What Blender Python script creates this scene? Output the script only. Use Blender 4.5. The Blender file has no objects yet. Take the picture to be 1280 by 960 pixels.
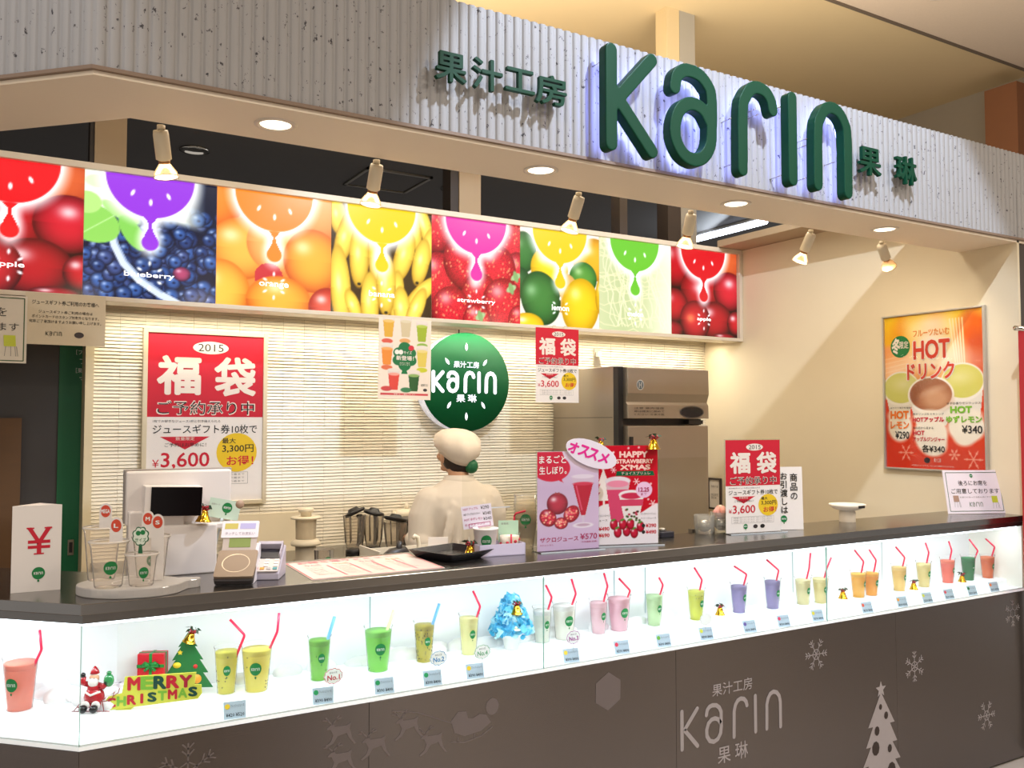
import bpy, bmesh, math, random
import numpy as np
from math import sin, cos, pi, radians as RAD
from mathutils import Vector, Matrix, Euler
random.seed(7); rng = np.random.RandomState(5)
S = bpy.context.scene
COL = S.collection

# ---------------------------------------------------------------- camera
cam = bpy.data.objects.new('camera', bpy.data.cameras.new('camera')); COL.objects.link(cam); S.camera = cam
cam.data.sensor_fit = 'HORIZONTAL'; cam.data.sensor_width = 36.0; cam.data.lens = 36.0 * 1100 / 1280
cam.data.clip_start = 0.05
cam.location = (0, 0, 1.6)
cam.rotation_euler = (RAD(90) + math.atan(48 / 1100), 0, RAD(59.5 - 90))

# ---------------------------------------------------------------- world, exposure
W = bpy.data.worlds.new('world'); S.world = W; W.use_nodes = True
W.node_tree.nodes['Background'].inputs[0].default_value = (1.0, 0.94, 0.88, 1)
W.node_tree.nodes["Background"].inputs[1].default_value = 0.62
S.view_settings.view_transform = 'Standard'; S.view_settings.look = 'None'
S.view_settings.exposure = 0.0; S.view_settings.gamma = 1.0; S.view_settings.use_curve_mapping = False

# ---------------------------------------------------------------- area and spot lights
def area(name, loc, aim, sx, sy, power, col):
    l = bpy.data.lights.new(name, 'AREA'); l.shape = 'RECTANGLE'; l.size = sx; l.size_y = sy; l.energy = power; l.color = col
    o = bpy.data.objects.new(name, l); COL.objects.link(o); o.location = loc
    o.rotation_euler = (Vector(aim) - Vector(loc)).to_track_quat('-Z', 'Y').to_euler(); return o
def spot(name, loc, aim, power, col, deg, blend=0.3, rad=0.03):
    l = bpy.data.lights.new(name, 'SPOT'); l.energy = power; l.color = col; l.spot_size = RAD(deg); l.spot_blend = blend; l.shadow_soft_size = rad
    o = bpy.data.objects.new(name, l); COL.objects.link(o); o.location = loc
    o.rotation_euler = (Vector(aim) - Vector(loc)).to_track_quat('-Z', 'Y').to_euler(); return o
SOFT = (1.0, 0.91, 0.79); COOL = (0.95, 0.98, 1.0)
area('mall_ceiling_light', (3.25, -1.5, 4.5), (3.25, -1.5, 0), 0.5, 1.2, 105, SOFT)
area('mall_ceiling_light', (5.6, -1.2, 4.5), (5.6, -1.2, 0), 1.0, 1.2, 90, SOFT)
area('mall_ceiling_light', (-1.5, -1.0, 4.5), (-1.5, -1.0, 0), 1.0, 1.2, 80, SOFT)
spot('fascia_spot', (2.25, 1.15, 4.25), (2.5, 2.44, 2.55), 340, (0.70, 0.81, 1.0), 74, 0.15, 0.03)
spot('fascia_spot', (-1.0, 1.6, 4.25), (-0.6, 3.0, 2.6), 60, (0.85, 0.9, 1.0), 60, 0.2, 0.03)
area('light_box_downlight_strip', (2.35, 4.50, 2.135), (2.35, 4.56, 0), 3.8, 0.06, 19, (1.0, 0.91, 0.74))
area('kitchen_ceiling_light', (2.3, 3.2, 3.2), (2.3, 3.35, 0), 3.8, 0.3, 30, (1.0, 0.90, 0.76))
area('case_led_strip', (2.25, 2.50, 1.085), (2.25, 2.62, 0.7), 4.0, 0.03, 6.2, COOL)
area('case_led_strip', (-0.10, 2.82, 1.085), (-0.02, 2.90, 0.7), 0.6, 0.03, 1.2, COOL)

area('ceiling_fill_light', (3.2, 4.0, 3.35), (3.6, 4.4, 4.6), 5.0, 0.4, 85, (1.0, 0.88, 0.70))  # added fill aimed up to brighten the cream ceiling, hidden behind the fascia
# ---------------------------------------------------------------- materials
def lin(c):
    if isinstance(c, str): c = [int(c[i:i+2], 16) / 255 for i in (0, 2, 4)]
    return tuple(((x / 12.92) if x <= .04045 else ((x + .055) / 1.055) ** 2.4) for x in c)
MC = {}
def mat(name, c='ffffff', rough=.5, metal=0, em=0, emc=None, noise=0, nscale=30, spec=.5, bump=0, alpha=1, stretch=None, coat=0, trans=0, sub=0):
    if name in MC: return MC[name]
    m = bpy.data.materials.new(name); m.use_nodes = True; nt = m.node_tree; b = nt.nodes['Principled BSDF']
    col = lin(c); b.inputs['Base Color'].default_value = (*col, 1); b.inputs['Roughness'].default_value = rough
    b.inputs['Metallic'].default_value = metal; b.inputs['Specular IOR Level'].default_value = spec
    b.inputs['Coat Weight'].default_value = coat; b.inputs['Transmission Weight'].default_value = trans
    if em:
        b.inputs['Emission Color'].default_value = (*(lin(emc) if emc else col), 1); b.inputs['Emission Strength'].default_value = em
    b.inputs['Alpha'].default_value = alpha
    if noise or bump:
        tc = nt.nodes.new('ShaderNodeTexCoord'); mp = nt.nodes.new('ShaderNodeMapping'); nz = nt.nodes.new('ShaderNodeTexNoise')
        nz.inputs['Scale'].default_value = nscale; nz.inputs['Detail'].default_value = 3
        if stretch: mp.inputs['Scale'].default_value = stretch
        nt.links.new(tc.outputs['Object'], mp.inputs[0]); nt.links.new(mp.outputs[0], nz.inputs['Vector'])
        if noise:
            r = nt.nodes.new('ShaderNodeMix'); r.data_type = 'RGBA'
            r.inputs['A'].default_value = (*[x * (1 - noise) for x in col], 1); r.inputs['B'].default_value = (*[min(1, x * (1 + noise)) for x in col], 1)
            nt.links.new(nz.outputs['Fac'], r.inputs['Factor']); nt.links.new(r.outputs['Result'], b.inputs['Base Color'])
        if bump:
            bp = nt.nodes.new('ShaderNodeBump'); bp.inputs['Strength'].default_value = bump; bp.inputs['Distance'].default_value = .002
            nt.links.new(nz.outputs['Fac'], bp.inputs['Height']); nt.links.new(bp.outputs[0], b.inputs['Normal'])
    MC[name] = m; return m
def clear(name, tint='ffffff', rough=.03, gloss=.12, op=0.0, opc='ffffff'):
    """thin clear plastic or glass: see-through with a fresnel sheen"""
    if name in MC: return MC[name]
    m = bpy.data.materials.new(name); m.use_nodes = True; nt = m.node_tree; nt.nodes.clear()
    o = nt.nodes.new('ShaderNodeOutputMaterial'); t = nt.nodes.new('ShaderNodeBsdfTransparent'); g = nt.nodes.new('ShaderNodeBsdfGlossy')
    f = nt.nodes.new('ShaderNodeLayerWeight'); f.inputs[0].default_value = gloss; mx = nt.nodes.new('ShaderNodeMixShader')
    t.inputs[0].default_value = (*lin(tint), 1); g.inputs['Roughness'].default_value = rough
    nt.links.new(f.outputs['Fresnel'], mx.inputs[0]); nt.links.new(t.outputs[0], mx.inputs[1]); nt.links.new(g.outputs[0], mx.inputs[2])
    last = mx
    if op:
        d = nt.nodes.new('ShaderNodeBsdfDiffuse'); d.inputs[0].default_value = (*lin(opc), 1); m2 = nt.nodes.new('ShaderNodeMixShader'); m2.inputs[0].default_value = op
        nt.links.new(mx.outputs[0], m2.inputs[1]); nt.links.new(d.outputs[0], m2.inputs[2]); last = m2
    nt.links.new(last.outputs[0], o.inputs[0]); MC[name] = m; return m
def glowy(name, c, k=.5, rough=.35):
    """pigment that lets part of the light behind it through"""
    if name in MC: return MC[name]
    m = bpy.data.materials.new(name); m.use_nodes = True; nt = m.node_tree; b = nt.nodes['Principled BSDF']; o = nt.nodes['Material Output']; c = [min(1, (int(c[i:i+2], 16) / 255) * 1.07) for i in (0, 2, 4)]
    b.inputs['Base Color'].default_value = (*lin(c), 1); b.inputs['Roughness'].default_value = rough
    t = nt.nodes.new('ShaderNodeBsdfTranslucent'); t.inputs[0].default_value = (*lin(c), 1); x = nt.nodes.new('ShaderNodeMixShader'); x.inputs[0].default_value = k
    nt.links.new(b.outputs[0], x.inputs[1]); nt.links.new(t.outputs[0], x.inputs[2]); nt.links.new(x.outputs[0], o.inputs[0]); MC[name] = m; return m
def printed(name, em=0, rough=.4, coat=0):
    """flat print whose colours live on the mesh"""
    if name in MC: return MC[name]
    m = bpy.data.materials.new(name); m.use_nodes = True; nt = m.node_tree; b = nt.nodes['Principled BSDF']
    a = nt.nodes.new('ShaderNodeVertexColor'); a.layer_name = 'Col'; nt.links.new(a.outputs[0], b.inputs['Base Color'])
    b.inputs['Roughness'].default_value = rough; b.inputs['Coat Weight'].default_value = coat
    if em:
        nt.links.new(a.outputs[0], b.inputs['Emission Color']); b.inputs['Emission Strength'].default_value = em
        b.inputs['Base Color'].default_value = (0, 0, 0, 1); nt.links.remove(b.inputs['Base Color'].links[0])
    MC[name] = m; return m

# ---------------------------------------------------------------- objects
def tag(o, label=None, cat=None, group=None, kind=None):
    if label: o['label'] = label
    if cat: o['category'] = cat
    if group: o['group'] = group
    if kind: o['kind'] = kind
    return o
def thing(name, label, cat, loc=(0, 0, 0), rot=(0, 0, 0), group=None):
    o = bpy.data.objects.new(name, None); COL.objects.link(o); o.location = loc; o.rotation_euler = rot; o.empty_display_size = .05
    return tag(o, label, cat, group)
def put(name, me, m=None, parent=None, loc=None, rot=None):
    o = bpy.data.objects.new(name, me); COL.objects.link(o)
    if m is not None and not me.materials: me.materials.append(m)
    if parent: o.parent = parent
    if loc: o.location = loc
    if rot: o.rotation_euler = rot
    return o
class B:
    """mesh collector"""
    def __init__(s): s.v = []; s.f = []; s.sm = []
    def add(s, v, f, sm=False):
        n = len(s.v); s.v += [tuple(p) for p in v]; s.f += [tuple(i + n for i in q) for q in f]; s.sm += [sm] * len(f); return s
    def box(s, x0, x1, y0, y1, z0, z1, M=None):
        v = [(x, y, z) for z in (z0, z1) for y in (y0, y1) for x in (x0, x1)]
        if M is not None: v = [M @ Vector(p) for p in v]
        return s.add(v, [(0, 2, 3, 1), (4, 5, 7, 6), (0, 1, 5, 4), (2, 6, 7, 3), (0, 4, 6, 2), (1, 3, 7, 5)])
    def rbox(s, x0, x1, y0, y1, z0, z1, r, M=None, n=3):
        """box with rounded vertical edges"""
        p = []
        for cx, cy, a in ((x1 - r, y1 - r, 0), (x0 + r, y1 - r, 90), (x0 + r, y0 + r, 180), (x1 - r, y0 + r, 270)):
            for k in range(n + 1): t = RAD(a + 90 * k / n); p.append((cx + r * cos(t), cy + r * sin(t)))
        return s.prism(p, z0, z1, M)
    def prism(s, p, z0, z1, M=None, cap=True):
        n = len(p); v = [(x, y, z0) for x, y in p] + [(x, y, z1) for x, y in p]
        if M is not None: v = [M @ Vector(q) for q in v]
        f = [(i, (i + 1) % n, n + (i + 1) % n, n + i) for i in range(n)]
        if cap: f += [tuple(range(n - 1, -1, -1)), tuple(range(n, 2 * n))]
        return s.add(v, f)
    def lathe(s, prof, n=20, c=(0, 0, 0), M=None, sm=True, cap=True, ell=1):
        v = []; f = []
        for r, z in prof:
            for k in range(n): t = 2 * pi * k / n; v.append((c[0] + r * cos(t), c[1] + ell * r * sin(t), c[2] + z))
        m = len(prof)
        for j in range(m - 1):
            for k in range(n): f.append((j * n + k, j * n + (k + 1) % n, (j + 1) * n + (k + 1) % n, (j + 1) * n + k))
        if cap: f.append(tuple(range(n - 1, -1, -1))); f.append(tuple((m - 1) * n + k for k in range(n)))
        if M is not None: v = [M @ Vector(q) for q in v]
        return s.add(v, f, sm)
    def tube(s, path, r, n=8, sm=True, ell=None):
        """tube along a path; r one radius or one per point"""
        P = [Vector(p) for p in path]; R = r if isinstance(r, (list, tuple)) else [r] * len(P)
        v = []; f = []; up = Vector((0, 0, 1)); T0 = (P[1] - P[0]).normalized()
        if abs(T0.dot(up)) > .95: up = Vector((1, 0, 0))
        for i, p in enumerate(P):
            T = (P[min(i + 1, len(P) - 1)] - P[max(i - 1, 0)]).normalized()
            a = T.cross(up).normalized(); b = a.cross(T).normalized(); up = b
            for k in range(n):
                t = 2 * pi * k / n; v.append(p + a * cos(t) * R[i] + b * sin(t) * R[i] * (ell or 1))
        for j in range(len(P) - 1):
            for k in range(n): f.append((j * n + k, j * n + (k + 1) % n, (j + 1) * n + (k + 1) % n, (j + 1) * n + k))
        f.append(tuple(range(n - 1, -1, -1))); f.append(tuple((len(P) - 1) * n + k for k in range(n)))
        return s.add(v, f, sm)
    def ball(s, c, r, n=12, m=8, M=None):
        rx, ry, rz = (r, r, r) if not isinstance(r, (tuple, list)) else r
        v = [(0, 0, -rz)]; f = []
        for j in range(1, m):
            a = -pi / 2 + pi * j / m
            for k in range(n): t = 2 * pi * k / n; v.append((rx * cos(a) * cos(t), ry * cos(a) * sin(t), rz * sin(a)))
        v.append((0, 0, rz)); L = len(v) - 1
        for k in range(n): f.append((0, 1 + (k + 1) % n, 1 + k)); f.append((L, L - n + k, L - n + (k + 1) % n))
        for j in range(m - 2):
            for k in range(n): a = 1 + j * n; f.append((a + k, a + (k + 1) % n, a + n + (k + 1) % n, a + n + k))
        if M is not None: v = [M @ Vector(q) for q in v]
        return s.add([(c[0] + q[0], c[1] + q[1], c[2] + q[2]) for q in v], f, True)
    def mesh(s, name):
        me = bpy.data.meshes.new(name); me.from_pydata(s.v, [], s.f); me.polygons.foreach_set('use_smooth', s.sm); me.update(); return me
    def out(s, name, m, parent=None, loc=None, rot=None, bevel=0, label=None, kind=None, fix=True):
        me = s.mesh(name)
        if fix:
            bm = bmesh.new(); bm.from_mesh(me); bmesh.ops.recalc_face_normals(bm, faces=bm.faces); bm.to_mesh(me); bm.free()
        o = put(name, me, m, parent, loc, rot)
        if bevel:
            md = o.modifiers.new('bevel', 'BEVEL'); md.width = bevel; md.segments = 2; md.limit_method = 'ANGLE'; md.angle_limit = RAD(40)
        return tag(o, label, None, None, kind)
def dup(o, loc=None, rot=None, label=None, parent=None):
    c = o.copy(); COL.objects.link(c)
    if parent is not None: c.parent = parent
    if loc is not None: c.location = loc
    if rot is not None: c.rotation_euler = rot
    if label: c['label'] = label
    for ch in [x for x in COL.objects if x.parent == o]: dup(ch, parent=c)
    return c

# ---------------------------------------------------------------- lettering and flat shapes (local plane: x right, y up, z to the viewer)
_fc = bpy.data.curves.new('lettering', 'FONT'); _fo = bpy.data.objects.new('lettering', _fc); TC = {}
def thicken(me, r):
    """bolder strokes: the same outline joined with itself, shifted all round"""
    n = len(me.vertices); co = np.zeros(n * 3); me.vertices.foreach_get('co', co); co = co.reshape(-1, 3); F = [tuple(p.vertices) for p in me.polygons]
    V = []; G = []
    for k in range(9):
        d = (0, 0) if k == 8 else (r * .8 * cos(k * pi / 4), r * .8 * sin(k * pi / 4)); c = co.copy(); c[:, 0] += d[0]; c[:, 1] += d[1]; c[:, 2] = k * .0008; V.append(c); G += [tuple(i + k * n for i in q) for q in F]
    m2 = bpy.data.meshes.new('thick'); m2.from_pydata(np.concatenate(V).tolist(), [], G); return m2
def text(parent, body, x0, x1, y0, y1, m, bold=0, z=.0012, ex=0, name='lettering', ital=0, res=3, label=None, rotz=0, vert=False):
    big = bold >= .02; key = (body, bold, ital, res)
    if key not in TC:
        _fc.body = body; _fc.size = 1; _fc.offset = 0 if big else bold; _fc.extrude = 0; _fc.resolution_u = res; _fc.shear = ital; _fc.space_line = 1.05
        me = bpy.data.meshes.new_from_object(_fo)
        if big: me = thicken(me, bold)
        n = len(me.vertices); co = np.zeros(n * 3); me.vertices.foreach_get('co', co); co = co.reshape(-1, 3)
        TC[key] = (me, co, co.min(0), co.max(0))
    me0, co, a, b = TC[key]; me = me0.copy(); me.name = name
    q = co.copy(); zz = co[:, 2] * (y1 - y0) if big else 0; q[:, 0] = (co[:, 0] - a[0]) / max(1e-6, b[0] - a[0]) * (x1 - x0) - (x1 - x0) / 2; q[:, 1] = (co[:, 1] - a[1]) / max(1e-6, b[1] - a[1]) * (y1 - y0) - (y1 - y0) / 2; q[:, 2] = zz
    if rotz: c, s_ = cos(rotz), sin(rotz); q[:, :2] = q[:, :2] @ np.array([[c, s_], [-s_, c]])
    q[:, 0] += (x0 + x1) / 2; q[:, 1] += (y0 + y1) / 2
    me.vertices.foreach_set('co', q.ravel()); me.update()
    if ex:
        bm = bmesh.new(); bm.from_mesh(me); bmesh.ops.remove_doubles(bm, verts=bm.verts, dist=1e-6)
        r = bmesh.ops.extrude_face_region(bm, geom=list(bm.faces)); bmesh.ops.translate(bm, verts=[g for g in r['geom'] if isinstance(g, bmesh.types.BMVert)], vec=(0, 0, ex))
        bmesh.ops.recalc_face_normals(bm, faces=bm.faces); bm.to_mesh(me); bm.free()
    me.materials.clear()
    return tag(put(name, me, m, parent, (0, 0, z)), label)
def stroke(b, pts, w, z0, z1, n=7):
    """round-ended stroke of width w as a solid between z0 and z1"""
    P = [Vector(p) for p in pts]; L = []; Rr = []; h = w / 2
    for i, p in enumerate(P):
        t0 = (P[i] - P[i - 1]).normalized() if i else (P[1] - P[0]).normalized()
        t1 = (P[i + 1] - P[i]).normalized() if i < len(P) - 1 else t0
        nrm = Vector((-(t0 + t1).y, (t0 + t1).x)).normalized(); k = h / max(.5, nrm.dot(Vector((-t0.y, t0.x)))); L.append(p + nrm * k); Rr.append(p - nrm * k)
    def cap(c, d):
        a = math.atan2(d.y, d.x); return [c + Vector((cos(a + pi / 2 - pi * k / n), sin(a + pi / 2 - pi * k / n))) * h for k in range(1, n)]
    v = []; f = []; N = len(P)
    for z in (z0, z1):
        for i in range(N): v += [(L[i].x, L[i].y, z), (Rr[i].x, Rr[i].y, z)]
    o = 2 * N
    for i in range(N - 1):
        a = 2 * i; f.append((o + a, o + a + 1, o + a + 3, o + a + 2)); f.append((a, a + 2, a + 3, a + 1))
        f.append((a, o + a, o + a + 2, a + 2)); f.append((a + 1, a + 3, o + a + 3, o + a + 1))
    b.add(v, f)
    z1 = z1 - 3e-5; z0 = z0 + 3e-5; e = cap(P[-1], P[-1] - P[-2]); s_ = cap(P[0], P[0] - P[1])
    for (A, C, arc) in ((L[-1], Rr[-1], e), (Rr[0], L[0], s_)):
        pts2 = [(A.x, A.y)] + [(q.x, q.y) for q in arc] + [(C.x, C.y)]; b.prism(pts2[::-1], z0, z1)
LOGO = {'K': [[(.0, 1), (.0, .0)], [(.085, .5), (.53, 1)], [(.085, .5), (.53, .0)]],
        'a': [[(.85, .77), (.88, .9), (.96, .975), (1.06, 1.0), (1.2, .98), (1.31, .9), (1.375, .77), (1.375, .38), (1.35, .19), (1.25, .05), (1.11, .0), (.96, .05), (.86, .2), (.855, .37), (.92, .53), (1.03, .615), (1.15, .63), (1.27, .58), (1.36, .46)]],
        'r': [[(1.84, .0), (1.85, .70), (1.9, .87), (1.99, .98), (2.1, 1.015), (2.22, .985), (2.3, .9), (2.33, .79)]],
        'i': [[(2.65, 1), (2.65, .0)]],
        'n': [[(3.08, .0), (3.09, .68), (3.14, .85), (3.23, .97), (3.35, 1.01), (3.48, .97), (3.58, .85), (3.62, .68), (3.62, -.03)]]}
def smooth(P, n=3):
    if len(P) < 4: return P
    P = [np.array(p, float) for p in P]; Q = [2 * P[0] - P[1]] + P + [2 * P[-1] - P[-2]]; out = []
    for i in range(1, len(Q) - 2):
        for k in range(n):
            t = k / n; a, b, c, d = Q[i - 1:i + 3]; out.append(tuple(.5 * (2 * b + (c - a) * t + (2 * a - 5 * b + 4 * c - d) * t * t + (3 * b - a - 3 * c + d) * t ** 3)))
    return out + [tuple(P[-1])]
def logo(x0, y0, sx, sy, w, z0, z1, keys='Karin', fine=1):
    b = B()
    for k in keys:
        for st in LOGO[k]: stroke(b, [(x0 + x * sx, y0 + y * sy) for x, y in smooth(st, fine)], w, z0, z1)
    return b
def hair(b): return 2e-5 * min(12, len(b.f) // 4 if len(b.f) < 60 else 12)
def disc(b, cx, cy, rx, ry=None, z=0, n=20, a0=0):
    ry = ry or rx; z += hair(b); b.add([(cx + rx * cos(2 * pi * k / n + a0), cy + ry * sin(2 * pi * k / n + a0), z) for k in range(n)], [tuple(range(n))]); return b
def poly(b, pts, z=0):
    z += 2e-5 * (len(b.f) % 12); b.add([(x, y, z) for x, y in pts], [tuple(range(len(pts)))]); return b
def ring(b, cx, cy, r0, r1, z=0, n=28, ry=1):
    v = []; 
    for k in range(n): t = 2 * pi * k / n; v += [(cx + r0 * cos(t), cy + ry * r0 * sin(t), z), (cx + r1 * cos(t), cy + ry * r1 * sin(t), z)]
    b.add(v, [(2 * k, 2 * k + 1, (2 * k + 3) % (2 * n), (2 * k + 2) % (2 * n)) for k in range(n)]); return b
def strip(b, pts, w, z=0):
    for (x0, y0), (x1, y1) in zip(pts[:-1], pts[1:]):
        d = Vector((x1 - x0, y1 - y0)); 
        if d.length < 1e-9: continue
        n_ = Vector((-d.y, d.x)).normalized() * w / 2; b.add([(x0 - n_.x, y0 - n_.y, z), (x1 - n_.x, y1 - n_.y, z), (x1 + n_.x, y1 + n_.y, z), (x0 + n_.x, y0 + n_.y, z)], [(0, 1, 2, 3)])
    return b
GREEN = mat('print_green', '0f7a3c', .4); WHITE = mat('print_white', 'f4f2ee', .5); BLACK = mat('print_black', '1c1a19', .5); RED = mat('print_red', 'c8142e', .45)
GREY = mat('print_grey', '8a8580', .5); YEL = mat('print_yellow', 'e8c222', .45); PAPER = mat('paper', 'ece4dc', .6, noise=.02, nscale=80); ORG = mat('print_orange', 'ec7a1c', .5)
LIME = mat('print_lime', '7db92c', .5); PINK = mat('print_pink', 'e0178c', .5); CREAMP = mat('print_cream', 'e9ddcf', .5)
def balloon(parent, cx, cy, r, z=.001, m=None, name='logo_mark', words=True):
    """round green fruit mark with a drop under it"""
    b = B(); disc(b, cx, cy, r, r * 1.05, 0, 24); disc(b, cx, cy - r * 1.3, r * .17, r * .2, 0, 10); poly(b, [(cx - r * .07, cy - r * 1.02), (cx - r * .07, cy - r * 1.2), (cx + r * .07, cy - r * 1.2), (cx + r * .07, cy - r * 1.02)])
    o = b.out(name, m or GREEN, parent, (0, 0, z), fix=False)
    if words:
        s = r * .36; l = logo(cx - 1.81 * s, cy - s * .55, s, s * 1.1, s * .2, 0, .0001).out('lettering', WHITE, o, (0, 0, .0006), fix=False)
    return o

def fuse(b, name, m, parent, vox, sm=2, mul=None):
    me = b.mesh(name); o = bpy.data.objects.new('tmp', me); COL.objects.link(o)
    r = o.modifiers.new('r', 'REMESH'); r.mode = 'VOXEL'; r.voxel_size = vox; r.use_smooth_shade = True
    s_ = o.modifiers.new('s', 'SMOOTH'); s_.factor = .5; s_.iterations = sm
    dg = bpy.context.evaluated_depsgraph_get(); me2 = bpy.data.meshes.new_from_object(o.evaluated_get(dg)); bpy.data.objects.remove(o); me2.materials.clear(); me2.name = name
    return put(name, me2, m, parent)
# ---------------------------------------------------------------- painted pictures: colours on a fine flat mesh
def C3(h): return np.array([int(h[i:i+2], 16) / 255 for i in (0, 2, 4)])
class Pic:
    def __init__(s, w, h, nx, bg='ffffff'):
        s.w, s.h, s.nx = w, h, nx; s.ny = max(2, int(nx * h / w)); s.px = w / nx
        s.X, s.Y = np.meshgrid(np.linspace(0, w, s.nx + 1), np.linspace(0, h, s.ny + 1)); s.C = np.zeros(s.X.shape + (3,)) + C3(bg)
    def mix(s, m, c):
        c = C3(c) if isinstance(c, str) else c; m = np.clip(m, 0, 1)[..., None]; s.C = s.C * (1 - m) + c * m; return s
    def sd(s, cx, cy, rx, ry=None, ang=0):
        ry = ry or rx; dx, dy = s.X - cx, s.Y - cy; c, n = cos(ang), sin(ang); u = (dx * c + dy * n); v = (-dx * n + dy * c)
        return (np.sqrt((u / rx) ** 2 + (v / ry) ** 2) - 1) * min(rx, ry), u / rx, v / ry
    def ell(s, cx, cy, rx, ry=None, c='ffffff', ang=0, soft=1, a=1):
        d, _, _ = s.sd(cx, cy, rx, ry, ang); return s.mix(a * (.5 - d / (s.px * soft)), c)
    def glow(s, cx, cy, rx, ry=None, c='ffffff', wd=.03, a=1, ang=0):
        d, _, _ = s.sd(cx, cy, rx, ry, ang); return s.mix(a * np.clip(1 - d / wd, 0, 1) ** 1.3, c)
    def fruit(s, cx, cy, rx, ry=None, c='cc2020', dark='300810', hi='ffffff', ang=0, tex=0, hx=-.35, hy=.4, edge=.75):
        """shaded fruit as in a photograph"""
        d, u, v = s.sd(cx, cy, rx, ry, ang); m = .5 - d / s.px; rr = np.clip(u * u + v * v, 0, 1)
        base = C3(c); dk = C3(dark); lam = np.clip(1 - edge * rr ** 1.6 - .25 * (v < 0) * rr, 0, 1)[..., None]
        col = dk * (1 - lam) + base * lam
        if tex: col = col * (1 + tex * (rng.rand(*s.X.shape) - .5))[..., None]
        hl = np.exp(-(((u - hx) / .28) ** 2 + ((v - hy) / .22) ** 2))[..., None]; col = col * (1 - .75 * hl) + C3(hi) * .75 * hl
        m = np.clip(m, 0, 1)[..., None]; s.C = s.C * (1 - m) + col * m; return s
    def rect(s, x0, x1, y0, y1, c, soft=1, a=1):
        m = np.minimum.reduce([s.X - x0, x1 - s.X, s.Y - y0, y1 - s.Y]) / (s.px * soft) + .5; return s.mix(a * np.clip(m, 0, 1), c)
    def vgrad(s, c0, c1, y0=0, y1=None):
        y1 = y1 or s.h; t = np.clip((s.Y - y0) / (y1 - y0), 0, 1)[..., None]; s.C = C3(c0) * (1 - t) + C3(c1) * t; return s
    def poly(s, pts, c, a=1):
        ins = np.zeros(s.X.shape, bool); n = len(pts)
        for i in range(n):
            (x0, y0), (x1, y1) = pts[i], pts[(i + 1) % n]
            cond = ((y0 > s.Y) != (y1 > s.Y)); xx = (x1 - x0) * (s.Y - y0) / ((y1 - y0) or 1e-9) + x0; ins ^= cond & (s.X < xx)
        return s.mix(ins * a, c)
    def line(s, pts, wd, c, a=1):
        d = np.full(s.X.shape, 9.)
        for (x0, y0), (x1, y1) in zip(pts[:-1], pts[1:]):
            dx, dy = x1 - x0, y1 - y0; t = np.clip(((s.X - x0) * dx + (s.Y - y0) * dy) / (dx * dx + dy * dy + 1e-12), 0, 1)
            d = np.minimum(d, np.hypot(s.X - x0 - t * dx, s.Y - y0 - t * dy))
        return s.mix(a * (.5 - (d - wd / 2) / s.px), c)
    def out(s, name, m, parent, x0=0, y0=0, z=0, label=None):
        nv = s.X.size; me = bpy.data.meshes.new(name); cols = s.nx + 1; rows = s.X.shape[0]
        co = np.stack([s.X + x0, s.Y + y0, np.zeros_like(s.X)], -1).reshape(-1, 3)
        i = (np.arange(rows - 1)[:, None] * cols + np.arange(cols - 1)[None]).ravel(); q = np.stack([i, i + 1, i + cols + 1, i + cols], 1)
        me.vertices.add(nv); me.vertices.foreach_set('co', co.ravel()); nf = len(q)
        me.loops.add(nf * 4); me.loops.foreach_set('vertex_index', q.ravel().astype(np.int32)); me.polygons.add(nf); me.polygons.foreach_set('loop_start', np.arange(0, nf * 4, 4, dtype=np.int32))
        me.update(calc_edges=True)
        c = np.clip(s.C, 0, 1).reshape(-1, 3); l = np.where(c <= .04045, c / 12.92, ((c + .055) / 1.055) ** 2.4); a = me.color_attributes.new('Col', 'FLOAT_COLOR', 'POINT')
        a.data.foreach_set('color', np.concatenate([l, np.ones((nv, 1))], 1).astype(np.float32).ravel())
        return tag(put(name, me, m, parent, (0, 0, z)), label)
PRINT = printed('colour_print'); PRINTG = printed('glossy_colour_print', rough=.15, coat=.3)
# ================================================================ SETTING
FY = (RAD(90), 0, 0)          # upright plane facing the camera side (-y)
FX = (RAD(90), 0, RAD(-90))   # upright plane facing -x (on the right wall)
FL = (RAD(90), 0, RAD(-45))   # upright plane of the canted left end
A = (0.2, 2.44); DL = (-.70711, .70711); NL = (.70711, .70711)
def LP(t, n): return (A[0] + DL[0] * t + NL[0] * n, A[1] + DL[1] * t + NL[1] * n)   # t along the canted side, n inwards
def miter(n): return (A[0] + n * math.tan(RAD(22.5)), A[1] + n)
CREAM = mat('wall_cream', 'e0d1b2', .75, noise=.02, nscale=6); STEELD = mat('dark_steel', '3a3634', .4, metal=.6)
DARKC = mat('dark_ceiling_paint', '4c4a4a', .8, noise=.04, nscale=12)
def struct(b, name, m, **k): return b.out(name, m, kind='structure', **k)
# floor
fb = B(); fb.box(-4, 7, -4, 6.0, -.05, 0)
struct(fb, 'floor', mat('floor_tile', 'b4aaa0', .4, noise=.08, nscale=8))
# right side wall with its end
b = B(); b.box(4.32, 4.338, 2.44, 4.75, 0, 2.755); struct(b, 'wall_right', CREAM)
b = B(); b.box(4.10, 4.42, 2.76, 4.285, 2.757, 2.80); struct(b, 'trim_1', mat('ledge_beige', 'b09c80', .7))
b = B(); b.box(4.339, 5.6, 2.45, 2.6, 0, 2.484); struct(b, 'wall_far_right', mat('dark_partition', '4a4038', .6))
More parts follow.
